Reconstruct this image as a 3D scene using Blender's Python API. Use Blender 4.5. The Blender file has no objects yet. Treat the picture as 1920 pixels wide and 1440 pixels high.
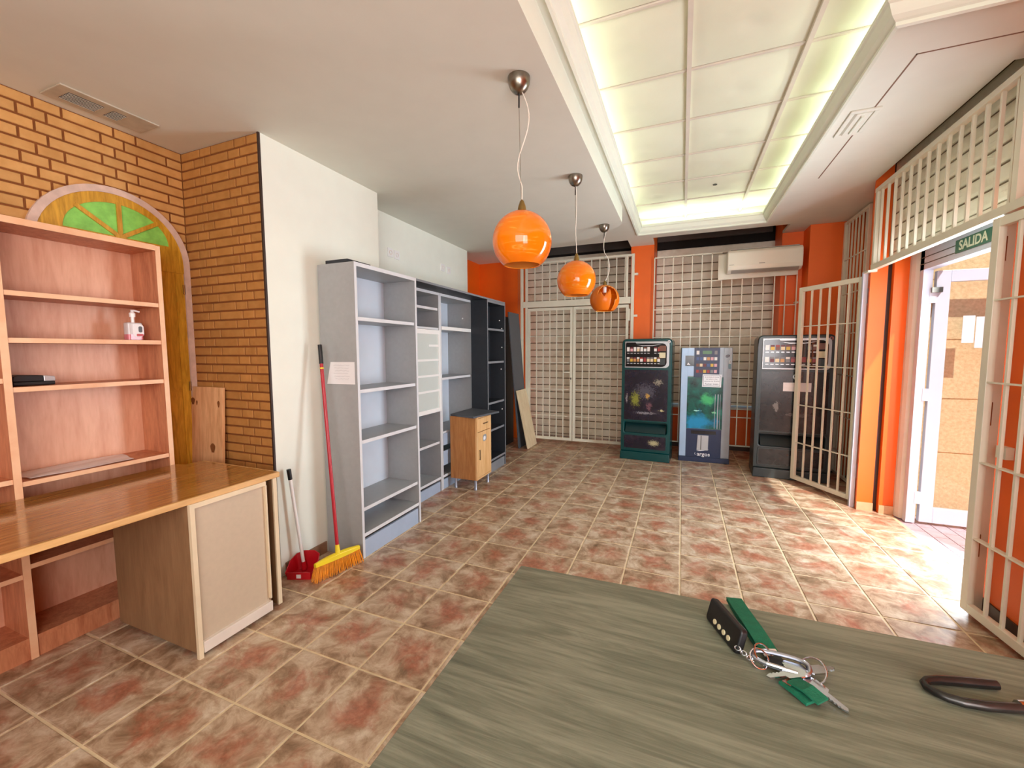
import bpy, bmesh, math, random
from mathutils import Vector, Matrix
random.seed(7)
S = bpy.context.scene
COL = S.collection
PI = math.pi

# ---------------------------------------------------------------- camera, world, lights, exposure
def make_camera():
    yaw, pitch, roll = -.3876, .0805, -.0033
    f = Vector((math.sin(yaw)*math.cos(pitch), math.cos(yaw)*math.cos(pitch), -math.sin(pitch)))
    r = Vector((math.cos(yaw), -math.sin(yaw), 0)); u = r.cross(f)
    r2 = r*math.cos(roll)+u*math.sin(roll); u2 = -r*math.sin(roll)+u*math.cos(roll)
    cam = bpy.data.cameras.new('camera'); o = bpy.data.objects.new('camera', cam); COL.objects.link(o)
    cam.sensor_width = 36; cam.lens = 781.3/1920*36
    cam.shift_x = .00052; cam.shift_y = .00052; cam.clip_start = .02
    o.matrix_world = Matrix(((r2.x, u2.x, -f.x, 0), (r2.y, u2.y, -f.y, 0), (r2.z, u2.z, -f.z, 1.4253), (0, 0, 0, 1)))
    S.camera = o
make_camera()

W = bpy.data.worlds.new('sky'); S.world = W; W.use_nodes = True
wn = W.node_tree.nodes; wl = W.node_tree.links; wn.clear()
sky = wn.new('ShaderNodeTexSky'); sky.sky_type = 'HOSEK_WILKIE'; sky.turbidity = 3.0
sky.sun_direction = Vector((.35, -.55, .75)).normalized(); sky.ground_albedo = .5
bgn = wn.new('ShaderNodeBackground'); bgn.inputs['Strength'].default_value = .62
wo = wn.new('ShaderNodeOutputWorld'); wl.new(sky.outputs[0], bgn.inputs[0]); wl.new(bgn.outputs[0], wo.inputs[0])

def lamp(kind, name, loc, direction, power, color=(1, 1, 1), size=(1, 1), portal=False, angle=None):
    l = bpy.data.lights.new(name, kind); o = bpy.data.objects.new(name, l); COL.objects.link(o)
    o.location = loc; o.rotation_euler = Vector(direction).to_track_quat('-Z', 'Y').to_euler()
    l.energy = power; l.color = color
    if kind == 'AREA':
        l.shape = 'RECTANGLE'; l.size, l.size_y = size
        if portal: l.cycles.is_portal = True
    if angle is not None: l.angle = angle
    return o
lamp('SUN', 'sun', (3, 1, 6), (-.35, .55, -.75), 2.6, (1, .95, .87), angle=.02)
# daylight entering by the street door, plus two fill lights added behind the photographer
lamp('AREA', 'door daylight', (2.18, 3.22, 1.2), (-1, -.33, .05), 98, (.80, .92, 1), (1.45, 2.3))
lamp('AREA', 'added fill', (1.50, -.75, 1.5), (-1, .42, .06), 70, (.97, .98, 1), (2.4, 2.0))
lamp('AREA', 'rear added fill', (.4, -1.95, 1.8), (-.05, 1, 0), 44, (.97, .98, 1), (2.8, 1.6))
# fluorescent cove lighting behind the cornice of the coffer
for nm, loc, sz, e in (('cove left', (-.67, 2.3, 2.965), (.06, 5.6), 6), ('cove right', (.97, 3.9, 2.965), (.06, 3.0), 4),
                       ('cove back', (.15, 5.60, 2.965), (1.4, .06), 2.6), ('cove near', (1.33, .8, 2.965), (.06, 3.0), 3.6)):
    lamp('AREA', nm, loc, (0, 0, 1), e, (.96, 1, .88), sz)
S.view_settings.view_transform = 'Standard'; S.view_settings.look = 'None'
S.view_settings.exposure = .88; S.view_settings.gamma = 1; S.view_settings.use_curve_mapping = False
S.cycles.use_denoising = True
S.cycles.max_bounces = 10; S.cycles.diffuse_bounces = 6
S.cycles.sample_clamp_indirect = 6; S.cycles.caustics_reflective = False; S.cycles.caustics_refractive = False

# ---------------------------------------------------------------- materials
def lin(c):
    return tuple(((v/255)/12.92 if v/255 <= .04045 else ((v/255+.055)/1.055)**2.4) for v in c)+(1,)
def setin(n, **kw):
    for k, v in kw.items(): n.inputs[k.replace('_', ' ')].default_value = v
def newmat(name):
    m = bpy.data.materials.new(name); m.use_nodes = True
    return m, m.node_tree.nodes, m.node_tree.links, m.node_tree.nodes['Principled BSDF']
def coords(ns, ls, scale=(1, 1, 1), rand=False, kind='Object', rot=(0, 0, 0)):
    tc = ns.new('ShaderNodeTexCoord'); mp = ns.new('ShaderNodeMapping'); setin(mp, Scale=scale, Rotation=rot)
    ls.new(tc.outputs[kind], mp.inputs['Vector'])
    if rand:
        oi = ns.new('ShaderNodeObjectInfo'); mu = ns.new('ShaderNodeVectorMath'); mu.operation = 'SCALE'
        mu.inputs[0].default_value = (37, 53, 71); ls.new(oi.outputs['Random'], mu.inputs['Scale'])
        ls.new(mu.outputs[0], mp.inputs['Location'])
    return mp.outputs[0]
def noise(ns, ls, vec, scale, detail=4, rough=.55, dist=0):
    n = ns.new('ShaderNodeTexNoise'); setin(n, Scale=scale, Detail=detail, Roughness=rough, Distortion=dist)
    ls.new(vec, n.inputs['Vector']); return n.outputs['Fac']
def ramp(ns, ls, fac, stops):
    r = ns.new('ShaderNodeValToRGB'); e = r.color_ramp.elements
    while len(e) < len(stops): e.new(.5)
    for i, (p, c) in enumerate(stops):
        e[i].position = p; e[i].color = c if len(c) == 4 else lin(c)
    ls.new(fac, r.inputs[0]); return r.outputs[0]
def mixc(ns, ls, fac, a, b, mode='MIX'):
    n = ns.new('ShaderNodeMix'); n.data_type = 'RGBA'; n.blend_type = mode
    for v, s in ((fac, n.inputs[0]), (a, n.inputs[6]), (b, n.inputs[7])):
        if hasattr(v, 'is_linked') or isinstance(v, bpy.types.NodeSocket): ls.new(v, s)
        else: s.default_value = v
    return n.outputs[2]
def bump(ns, ls, bs, h, strength=.2, dist=.01):
    b = ns.new('ShaderNodeBump'); setin(b, Strength=strength, Distance=dist); ls.new(h, b.inputs['Height'])
    ls.new(b.outputs[0], bs.inputs['Normal'])
MATS = {}
def flat(name, c, rough=.5, metal=0, var=.06, scale=6, bmp=0, bscale=60, spec=.5, coat=0):
    """plain surface with faint tonal variation and optional fine relief"""
    if name in MATS: return MATS[name]
    m, ns, ls, bs = newmat(name); MATS[name] = m
    v = coords(ns, ls)
    b = lin(c); d = tuple(x*(1-var) for x in b[:3])+(1,); l = tuple(min(1, x*(1+var)) for x in b[:3])+(1,)
    ls.new(ramp(ns, ls, noise(ns, ls, v, scale, 5), [(.3, d), (.7, l)]), bs.inputs['Base Color'])
    setin(bs, Roughness=rough, Metallic=metal)
    bs.inputs['Specular IOR Level'].default_value = spec
    if coat: bs.inputs['Coat Weight'].default_value = coat; bs.inputs['Coat Roughness'].default_value = .05
    if bmp: bump(ns, ls, bs, noise(ns, ls, v, bscale, 3), bmp, .003)
    return m
def wood(name, dark, light, scale, rough=.4, grain=9, rand=False, coat=0, bmp=.08, dist=.6, mid=None):
    """scale = low along the grain, high across"""
    m, ns, ls, bs = newmat(name); MATS[name] = m
    v = coords(ns, ls, scale, rand)
    f = noise(ns, ls, v, grain, 6, .6, dist)
    f2 = noise(ns, ls, coords(ns, ls, tuple(s*3 for s in scale), rand), grain*1.7, 3, .5)
    a = ns.new('ShaderNodeMath'); a.operation = 'MULTIPLY_ADD'; a.inputs[1].default_value = .35; ls.new(f2, a.inputs[0]); ls.new(f, a.inputs[2])
    st = [(.45, dark), (.62, mid), (.85, light)] if mid else [(.45, dark), (.85, light)]
    ls.new(ramp(ns, ls, a.outputs[0], st), bs.inputs['Base Color'])
    setin(bs, Roughness=rough)
    if coat: bs.inputs['Coat Weight'].default_value = coat; bs.inputs['Coat Roughness'].default_value = .08
    if bmp: bump(ns, ls, bs, a.outputs[0], bmp, .002)
    return m
def tile_mat():
    m, ns, ls, bs = newmat('rustic floor tile')
    v = coords(ns, ls, (1, 1, 1), True)
    a = noise(ns, ls, v, 9, 9, .68, .5); b = noise(ns, ls, v, 6.5, 6, .66, .8); c = noise(ns, ls, v, 24, 5, .65)
    base = ramp(ns, ls, a, [(.28, (112, 86, 60)), (.42, (158, 128, 100)), (.53, (192, 166, 138)), (.68, (222, 206, 182))])
    # rust clouding printed towards the middle of each tile
    tc = ns.new('ShaderNodeTexCoord'); ln = ns.new('ShaderNodeVectorMath'); ln.operation = 'LENGTH'; ls.new(tc.outputs['Object'], ln.inputs[0])
    fall = ns.new('ShaderNodeMapRange'); setin(fall, From_Min=.20, From_Max=.03, To_Min=-.18, To_Max=.09); ls.new(ln.outputs['Value'], fall.inputs[0])
    ad = ns.new('ShaderNodeMath'); ad.operation = 'ADD'; ls.new(b, ad.inputs[0]); ls.new(fall.outputs[0], ad.inputs[1])
    mask = ramp(ns, ls, ad.outputs[0], [(.44, (0, 0, 0, 1)), (.64, (.78, .78, .78, 1))])
    col = mixc(ns, ls, mask, base, ramp(ns, ls, c, [(.3, (130, 74, 50)), (.5, (174, 100, 74)), (.72, (202, 146, 116))]))
    ls.new(col, bs.inputs['Base Color'])
    ls.new(ramp(ns, ls, a, [(.3, (.42, .42, .42, 1)), (.7, (.27, .27, .27, 1))]), bs.inputs['Roughness'])
    bump(ns, ls, bs, noise(ns, ls, v, 16, 5), .12, .004)
    return m
def picture_mat(name, stops, scale, extra=None, rough=.25, dist=1.2, sc=(1, 1, 1)):
    m, ns, ls, bs = newmat(name); MATS[name] = m
    v = coords(ns, ls, sc)
    c = ramp(ns, ls, noise(ns, ls, v, scale, 5, .6, dist), stops)
    if extra:
        st, s2, lo, hi = extra
        k = ramp(ns, ls, noise(ns, ls, v, s2, 6, .7, .4), [(lo, (0, 0, 0, 1)), (hi, (1, 1, 1, 1))])
        c = mixc(ns, ls, k, c, st if isinstance(st, tuple) else st)
    ls.new(c, bs.inputs['Base Color']); setin(bs, Roughness=rough)
    return m
def print_mat(name, base, spots, rough=.22):
    """flat printed picture: soft clouded base plus ragged colour spots (x, z, rx, rz, colour, raggedness scale, amount)"""
    m, ns, ls, bs = newmat(name); MATS[name] = m
    v = coords(ns, ls); c = ramp(ns, ls, noise(ns, ls, v, 9, 5, .6, .8), base)
    for x, z, rx, rz, colr, sc, am in spots:
        mp = ns.new('ShaderNodeMapping'); setin(mp, Location=(-x/rx, 0, -z/rz), Scale=(1/rx, 0, 1/rz)); tc = ns.new('ShaderNodeTexCoord'); ls.new(tc.outputs['Object'], mp.inputs['Vector'])
        ln = ns.new('ShaderNodeVectorMath'); ln.operation = 'LENGTH'; ls.new(mp.outputs[0], ln.inputs[0])
        mr = ns.new('ShaderNodeMapRange'); setin(mr, From_Min=1.0, From_Max=.1, To_Min=-.32, To_Max=.20); ls.new(ln.outputs['Value'], mr.inputs[0])
        ad = ns.new('ShaderNodeMath'); ad.operation = 'ADD'; ls.new(mr.outputs[0], ad.inputs[0]); ls.new(noise(ns, ls, v, sc, 5, .65), ad.inputs[1])
        k = ramp(ns, ls, ad.outputs[0], [(.50, (0, 0, 0, 1)), (.50+am, (1, 1, 1, 1))])
        c = mixc(ns, ls, k, c, lin(colr))
    ls.new(c, bs.inputs['Base Color']); setin(bs, Roughness=rough)
    return m
def glass_mat(name, tint=(1, 1, 1, 1), refl=.06):
    m = bpy.data.materials.new(name); m.use_nodes = True; ns = m.node_tree.nodes; ls = m.node_tree.links; ns.clear()
    t = ns.new('ShaderNodeBsdfTransparent'); t.inputs[0].default_value = tint
    g = ns.new('ShaderNodeBsdfGlossy'); g.inputs['Roughness'].default_value = .02
    mx = ns.new('ShaderNodeMixShader'); o = ns.new('ShaderNodeOutputMaterial')
    mx.inputs[0].default_value = refl; ls.new(t.outputs[0], mx.inputs[1]); ls.new(g.outputs[0], mx.inputs[2]); ls.new(mx.outputs[0], o.inputs[0])
    return m
def lampglass_mat():
    m = bpy.data.materials.new('orange cased glass'); m.use_nodes = True; ns = m.node_tree.nodes; ls = m.node_tree.links
    bs = ns['Principled BSDF']; out = ns['Material Output']
    v = coords(ns, ls, (1, 1, 7))
    f = noise(ns, ls, v, 5, 3, .5, 1.5)
    col = ramp(ns, ls, f, [(.35, (255, 146, 14)), (.60, (255, 152, 20)), (.66, (255, 180, 66)), (.70, (255, 154, 22))])
    ls.new(col, bs.inputs['Base Color']); setin(bs, Roughness=.06); bs.inputs['Coat Weight'].default_value = .6
    tr = ns.new('ShaderNodeBsdfTranslucent'); ls.new(col, tr.inputs[0])
    mx = ns.new('ShaderNodeMixShader'); mx.inputs[0].default_value = .30
    ls.new(bs.outputs[0], mx.inputs[1]); ls.new(tr.outputs[0], mx.inputs[2]); ls.new(mx.outputs[0], out.inputs[0])
    return m
def brick_mat(lo=(198, 146, 80), hi=(214, 164, 98)):
    m, ns, ls, bs = newmat('ochre painted brick')
    v = coords(ns, ls, (1, 1, 1), True)
    c = ramp(ns, ls, noise(ns, ls, v, 14, 5), [(.3, lo), (.7, hi)])
    oi = ns.new('ShaderNodeObjectInfo')
    hs = ns.new('ShaderNodeHueSaturation'); mr = ns.new('ShaderNodeMapRange'); setin(mr, To_Min=.9, To_Max=1.08); ls.new(oi.outputs['Random'], mr.inputs[0])
    ls.new(mr.outputs[0], hs.inputs['Value']); ls.new(c, hs.inputs['Color']); ls.new(hs.outputs[0], bs.inputs['Base Color'])
    setin(bs, Roughness=.75); bump(ns, ls, bs, noise(ns, ls, v, 60, 4), .35, .002)
    return m
def slat_mat():
    m, ns, ls, bs = newmat('weathered shutter paint')
    v = coords(ns, ls, (1, 1, 1), True)
    c = ramp(ns, ls, noise(ns, ls, v, 5, 6, .65), [(.28, (222, 220, 196)), (.5, (242, 242, 222)), (.75, (248, 248, 232))])
    st = ramp(ns, ls, noise(ns, ls, coords(ns, ls, (2, 2, 30), True), 2.5, 5, .7), [(.62, (0, 0, 0, 1)), (.80, (.6, .6, .6, 1))])
    ls.new(mixc(ns, ls, st, c, lin((112, 96, 76))), bs.inputs['Base Color']); setin(bs, Roughness=.55)
    return m
def table_mat():
    m, ns, ls, bs = newmat('grey olive wood laminate')
    v = coords(ns, ls, (1.0, 9, 1), rot=(0, 0, .06))
    a = noise(ns, ls, v, 3.2, 8, .66, .9); b = noise(ns, ls, coords(ns, ls, (2.0, 46, 1), rot=(0, 0, .06)), 4, 5, .65, .5)
    s = ns.new('ShaderNodeMath'); s.operation = 'MULTIPLY_ADD'; s.inputs[1].default_value = .55; ls.new(b, s.inputs[0]); ls.new(a, s.inputs[2])
    ls.new(ramp(ns, ls, s.outputs[0], [(.46, (46, 48, 40)), (.58, (84, 87, 72)), (.74, (102, 105, 88)), (.92, (126, 128, 110))]), bs.inputs['Base Color'])
    setin(bs, Roughness=.42); bump(ns, ls, bs, s.outputs[0], .22, .002)
    return m
def stucco_mat():
    m, ns, ls, bs = newmat('beige outside stucco')
    v = coords(ns, ls); n = noise(ns, ls, v, 42, 4, .7)
    ls.new(ramp(ns, ls, n, [(.3, (206, 178, 132)), (.7, (236, 212, 168))]), bs.inputs['Base Color']); setin(bs, Roughness=.9)
    bump(ns, ls, bs, n, .6, .006); return m

M = dict(
    tile=tile_mat(), grout=flat('beige grout', (226, 206, 168), .85, var=.1, scale=20),
    white=flat('white wall paint', (232, 236, 224), .75, var=.02, bmp=.06, bscale=90),
    ceil=flat('matt ceiling paint', (220, 220, 208), .85, var=.02, bmp=.06, bscale=120),
    ceil2=flat('cornice white', (228, 233, 220), .6, var=.02), orange=flat('orange wall paint', (238, 104, 14), .5, var=.05, scale=3, bmp=.08, bscale=60),
    brick=brick_mat(), brickshade=brick_mat((172, 118, 56), (188, 134, 70)), mortar=flat('brown painted mortar', (128, 74, 28), .85, var=.12, scale=18, bmp=.3),  # side wall bricks: the same ochre, darkened in the colour to stand for shade
    darktrim=flat('dark brown corner strip', (52, 34, 26), .5), dark=flat('dark shutter void', (34, 30, 27), .9, var=.2),
    greysteel=flat('grey shutter box steel', (92, 90, 86), .6, var=.12), slat=slat_mat(), joint=flat('dirty slat joint', (128, 116, 94), .9, var=.3, scale=9),
    bar=flat('cream grille enamel', (226, 222, 202), .35, var=.04), alu=flat('white lacquered aluminium', (206, 216, 232), .3, var=.02),
    pvc=flat('white frame plaster', (226, 214, 202), .5), grey=flat('grey laminate', (164, 167, 168), .45, var=.04, scale=30),
    greyback=flat('pale grey back panel', (208, 218, 230), .45, var=.03), edge=flat('light grey edge band', (216, 218, 222), .4),
    bluegrey=flat('blue grey plinth', (166, 182, 204), .4), charcoal=flat('anthracite laminate', (40, 44, 50), .5, var=.08, scale=30), cedge=flat('grey steel edge band', (132, 136, 142), .4),
    slate=flat('slate grey board', (84, 88, 94), .5), frost=flat('frosted white glass', (204, 212, 208), .25, var=.02), whitegloss=flat('white gloss plastic', (242, 242, 240), .25, var=.01),
    cherry=wood('cherry laminate', (170, 102, 68), (208, 142, 102), (6, 6, .8), .42, 5, bmp=.03), cherryedge=wood('pale beech edging', (228, 172, 130), (242, 200, 160), (3, .6, .6), .45, 6, bmp=.03),
    cherryback=wood('cherry back panel', (208, 150, 118), (230, 180, 148), (4, 4, .6), .4, 4, bmp=.02),
    counter=wood('lacquered oak counter', (138, 94, 42), (188, 138, 76), (14, .7, 3), .16, 5, coat=.6, bmp=.02, mid=(164, 114, 56)), counteredge=wood('pale oak edge', (196, 148, 88), (222, 178, 118), (4, .5, 4), .4, 6, bmp=.03),
    cabside=wood('brown chipboard laminate', (128, 96, 66), (150, 116, 82), (5, 5, .7), .5, 4, bmp=.02), beige=flat('beige panel', (196, 178, 154), .5, var=.03, scale=40), beigeedge=flat('light beige lipping', (226, 208, 176), .5),
    oak=wood('oak veneer dark', (166, 106, 54), (196, 138, 80), (7, 7, .7), .42, 4, bmp=.03), oaklight=wood('oak veneer light', (216, 164, 104), (236, 194, 140), (7, 7, .7), .42, 4, bmp=.03),
    ash=wood('pale ash board', (220, 196, 156), (238, 220, 184), (5, 5, .8), .5, 4, bmp=.03),
    pine=wood('pine plank', (204, 148, 100), (236, 188, 138), (9, 9, .7), .55, 4, bmp=.06), doorwood=wood('golden stained oak door', (172, 124, 22), (222, 170, 52), (14, 7, .9), .45, 4, bmp=.1, dist=1.4),
    stone=flat('pinkish stone casing', (214, 188, 172), .8, var=.14, scale=16, bmp=.3), greenglass=flat('leaf green glass', (140, 212, 96), .2, var=.16, scale=22),
    brass=flat('aged brass', (150, 120, 70), .35, .9), steel=flat('brushed steel', (150, 142, 130), .28, 1, var=.15, scale=40), chrome=flat('bright chrome', (205, 208, 214), .14, 1), alum=flat('satin aluminium', (176, 182, 196), .3, 1),
    cord=flat('white lamp cord', (232, 224, 212), .5), lampglass=lampglass_mat(),
    keyplastic=flat('grey teal key plastic', (92, 132, 142), .4),
    lampinside=flat('deep orange glass lining', (222, 112, 14), .3, var=.03),
    lampinner=flat('pale orange glass lining', (255, 186, 90), .25, var=.02),
    red=flat('red enamel', (176, 24, 40), .3), redplastic=flat('red plastic', (190, 20, 34), .35), yellow=flat('yellow plastic', (238, 212, 40), .35), bristle=flat('orange bristle', (240, 150, 30), .6, var=.2, scale=40), black=flat('black plastic', (17, 17, 19), .4),
    blackgloss=flat('black gloss panel', (16, 16, 22), .12), paper=flat('white paper', (238, 238, 240), .8, var=.02), greypaper=flat('grey printed sheet', (232, 224, 222), .7, var=.06, scale=20), ink=flat('faint pencil', (176, 178, 182), .8), bluepaper=flat('pale blue poster', (212, 228, 246), .6),
    teal=flat('teal green moulded plastic', (8, 66, 66), .22, var=.05), tealdark=flat('dark teal recess', (6, 42, 44), .35), anth=flat('anthracite moulded plastic', (46, 54, 54), .3), anthdark=flat('black green recess', (18, 24, 24), .4),
    silver=flat('silver plastic', (188, 190, 192), .3, .4), blueface=flat('blue grey metal front', (164, 188, 214), .35, .1), navy=flat('navy panel', (30, 44, 74), .35), greyface=flat('grey metal front', (150, 160, 168), .35, .1),
    lcd=flat('green display', (64, 110, 62), .3), creamscreen=flat('cream screen', (214, 204, 166), .4),
    strap=flat('green webbing', (0, 98, 70), .8, var=.12, scale=90, bmp=.4, bscale=400), iron=flat('worn black iron', (62, 60, 58), .26, .7, var=.4, scale=30), salida=flat('exit sign green', (28, 104, 78), .4, var=.1), salidatext=flat('pale exit lettering', (216, 226, 200), .5),
    table=table_mat(), stucco=stucco_mat(), paver=flat('pinkish paver', (206, 182, 190), .85, var=.1, scale=14, bmp=.3), paverjoint=flat('paver joint', (120, 104, 108), .9),
    glass=glass_mat('clear pane'), liquid=flat('pink soap', (214, 120, 130), .15), clearplastic=flat('clear bottle plastic', (212, 206, 206), .12), skirting=flat('brown skirting tile', (142, 108, 82), .4, var=.15, scale=14), skirtpink=flat('pale skirting tile', (214, 168, 128), .4, var=.1, scale=14), skirtdark=flat('dark skirting tile', (70, 52, 40), .45, var=.15, scale=14),
    ac=flat('ivory air conditioner plastic', (232, 228, 212), .3, var=.01), acdark=flat('grey louvre', (170, 166, 156), .5), vent=flat('dusty vent metal', (190, 180, 160), .6, var=.12, scale=14), ventdark=flat('black vent slot', (42, 40, 40), .7), groove=flat('brown joint line', (128, 98, 80), .9),
    ceiltile=flat('pearl ceiling tile', (226, 227, 204), .5, var=.02, bmp=.15, bscale=260), tbar=flat('ceiling grid bar', (214, 204, 190), .5),
    jungle=print_mat('night jungle picture', [(.35, (18, 17, 32)), (.6, (32, 27, 44)), (.75, (52, 44, 52))], [(.30, .90, .30, .22, (74, 72, 84), 70, .12), (.18, .80, .13, .22, (128, 130, 52), 90, .12), (.33, .84, .06, .08, (176, 138, 74), 60, .10), (.35, .70, .08, .14, (104, 70, 80), 60, .14), (.50, .66, .07, .03, (190, 180, 136), 70, .10), (.46, 1.02, .12, .09, (132, 124, 110), 80, .12), (.07, .80, .03, .14, (134, 126, 128), 70, .12), (.30, .62, .28, .04, (126, 124, 130), 90, .12), (.42, .235, .14, .08, (176, 168, 130), 110, .08)]),
    darkpic=print_mat('dark smoked picture', [(.35, (28, 26, 26)), (.6, (42, 37, 35)), (.75, (58, 53, 50))], [(.20, .80, .06, .12, (110, 104, 98), 36, .05), (.40, .72, .22, .05, (84, 78, 74), 46, .06)]),
    sea=print_mat('turquoise underwater picture', [(.35, (4, 56, 50)), (.5, (8, 84, 74)), (.68, (16, 112, 96))], [(.22, .50, .42, .34, (20, 138, 186), 5, .22), (.33, .80, .22, .18, (64, 178, 110), 8, .2), (.16, 1.0, .16, .14, (4, 40, 36), 7, .2), (.20, .66, .08, .02, (150, 220, 210), 30, .08), (.40, .64, .06, .03, (120, 200, 150), 30, .1)]),
)
PACKS = [flat('pack %s' % n, c, .4) for n, c in (('white', (226, 220, 214)), ('cream', (224, 200, 160)), ('red', (150, 44, 40)), ('tan', (196, 140, 84)), ('maroon', (104, 36, 44)), ('pink', (214, 160, 164)), ('blue', (60, 84, 130)), ('gold', (206, 168, 60)), ('grey', (120, 116, 116)), ('brown', (120, 72, 54)))]

# ---------------------------------------------------------------- mesh helpers
class G:
    def __init__(s): s.v = []; s.f = []; s.m = []
    def add(s, vs, fs, m=0):
        b = len(s.v); s.v += [tuple(p) for p in vs]
        for i, f in enumerate(fs): s.f.append([b+k for k in f]); s.m.append(m[i] if isinstance(m, (list, tuple)) else m)
        return s
    def box(s, x0, x1, y0, y1, z0, z1, m=0, front=None):
        """front: material index for the +X face"""
        ms = [m]*6
        if front is not None: ms[3] = front
        return s.add([(x, y, z) for z in (z0, z1) for y in (y0, y1) for x in (x0, x1)],
                     [(0, 2, 3, 1), (4, 5, 7, 6), (0, 4, 6, 2), (1, 3, 7, 5), (0, 1, 5, 4), (2, 6, 7, 3)], ms)
    def poly(s, pts, z0, z1, m=0):
        n = len(pts); return s.add([(x, y, z0) for x, y in pts]+[(x, y, z1) for x, y in pts],
            [list(range(n))[::-1], list(range(n, 2*n))]+[(i, (i+1) % n, n+(i+1) % n, n+i) for i in range(n)], m)
    def prismY(s, pts, y0, y1, m=0):
        n = len(pts); return s.add([(x, y0, z) for x, z in pts]+[(x, y1, z) for x, z in pts],
            [list(range(n)), list(range(n, 2*n))[::-1]]+[(i, n+i, n+(i+1) % n, (i+1) % n) for i in range(n)], m)
    def prismX(s, pts, x0, x1, m=0):
        n = len(pts); return s.add([(x0, y, z) for y, z in pts]+[(x1, y, z) for y, z in pts],
            [list(range(n))[::-1], list(range(n, 2*n))]+[(i, (i+1) % n, n+(i+1) % n, n+i) for i in range(n)], m)
    def tube(s, pts, r, n=8, m=0, cap=True):
        pts = [Vector(p) for p in pts]; rs = r if isinstance(r, (list, tuple)) else [r]*len(pts)
        b = len(s.v); up = None
        for i, p in enumerate(pts):
            d = ((pts[min(i+1, len(pts)-1)]-p).normalized() if i < len(pts)-1 else Vector((0, 0, 0)))+((p-pts[max(i-1, 0)]).normalized() if i else Vector((0, 0, 0)))
            d.normalize()
            if up is None: up = Vector((0, 0, 1)) if abs(d.z) < .9 else Vector((1, 0, 0))
            a = d.cross(up).normalized(); up = a.cross(d).normalized()
            for k in range(n):
                t = 2*PI*k/n; s.v.append(tuple(p+(a*math.cos(t)+up*math.sin(t))*rs[i]))
        for i in range(len(pts)-1):
            for k in range(n):
                s.f.append([b+i*n+k, b+i*n+(k+1) % n, b+(i+1)*n+(k+1) % n, b+(i+1)*n+k]); s.m.append(m)
        if cap:
            s.f.append([b+k for k in range(n)][::-1]); s.m.append(m)
            e = b+(len(pts)-1)*n; s.f.append([e+k for k in range(n)]); s.m.append(m)
        return s
    def lathe(s, prof, n=24, c=(0, 0, 0), m=0, closed=False, skip=None):
        b = len(s.v); k = len(prof)
        for r, z in prof:
            for i in range(n):
                t = 2*PI*i/n; s.v.append((c[0]+r*math.cos(t), c[1]+r*math.sin(t), c[2]+z))
        for j in range(k if closed else k-1):
            j2 = (j+1) % k
            for i in range(n):
                if skip and skip(j, i): continue
                s.f.append([b+j*n+i, b+j*n+(i+1) % n, b+j2*n+(i+1) % n, b+j2*n+i]); s.m.append(m)
        return s
    def xf(s, mat): s.v = [tuple(mat @ Vector(p)) for p in s.v]; return s
def rrect(x0, x1, z0, z1, r, n=5, corners=(1, 1, 1, 1)):
    """rounded rectangle, corners: bottom-left, bottom-right, top-right, top-left"""
    out = []
    for k, (cx, cz, a) in enumerate(((x0+r, z0+r, PI), (x1-r, z0+r, 1.5*PI), (x1-r, z1-r, 0), (x0+r, z1-r, .5*PI))):
        if corners[k]: out += [(cx+r*math.cos(a+PI/2*i/n), cz+r*math.sin(a+PI/2*i/n)) for i in range(n+1)]
        else: out.append(((x0, z0), (x1, z0), (x1, z1), (x0, z1))[k])
    return out
def mesh_of(name, g, mats):
    me = bpy.data.meshes.new(name); me.from_pydata(g.v, [], g.f)
    for mm in (mats if isinstance(mats, (list, tuple)) else [mats]): me.materials.append(mm)
    me.polygons.foreach_set('material_index', g.m); me.update(); return me
ORG = {}
def obj(name, g, mats, parent=None, world=True, smooth=False, bevel=0, kind=None, seg=2):
    """world=True: the geometry is given in world coordinates; False: in the parent's own frame"""
    if parent is not None and world:
        o0 = ORG.get(parent.name, Vector())
        g.v = [tuple(Vector(p)-o0) for p in g.v]
    me = mesh_of(name, g, mats); o = bpy.data.objects.new(name, me); COL.objects.link(o)
    if smooth:
        me.shade_smooth(); me.set_sharp_from_angle(angle=math.radians(40))
    if bevel:
        b = o.modifiers.new('bevel', 'BEVEL'); b.width = bevel; b.segments = seg; b.limit_method = 'ANGLE'
    if parent is not None:
        o.parent = parent; ORG[o.name] = ORG.get(parent.name, Vector())
    if kind: o['kind'] = kind
    return o
def inst(src, parent, loc, name=None):
    o = src.copy(); COL.objects.link(o); o.parent = parent; o.location = loc; return o
def thing(name, label, cat, loc=(0, 0, 0), rotz=0, group=None):
    o = bpy.data.objects.new(name, None); COL.objects.link(o); o.location = loc; o.rotation_euler = (0, 0, rotz)
    o.empty_display_size = .1
    o['label'] = label; o['category'] = cat
    if group: o['group'] = group
    ORG[o.name] = Vector(loc); return o
def tag(o, label, cat, group=None):
    o['label'] = label; o['category'] = cat
    if group: o['group'] = group
    return o
def struct(name, g, m, parent=None, **kw):
    o = obj(name, g, m, parent, **kw)
    if parent is None: o['kind'] = 'structure'
    return o
def dup(root, loc, label=None, rotz=None):
    r = root.copy(); COL.objects.link(r); r.location = loc
    if rotz is not None: r.rotation_euler = (0, 0, rotz)
    if label: r['label'] = label
    for ch in list(root.children):
        c = ch.copy(); COL.objects.link(c); c.parent = r
        for gc in list(ch.children):
            d = gc.copy(); COL.objects.link(d); d.parent = c
    return r
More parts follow.
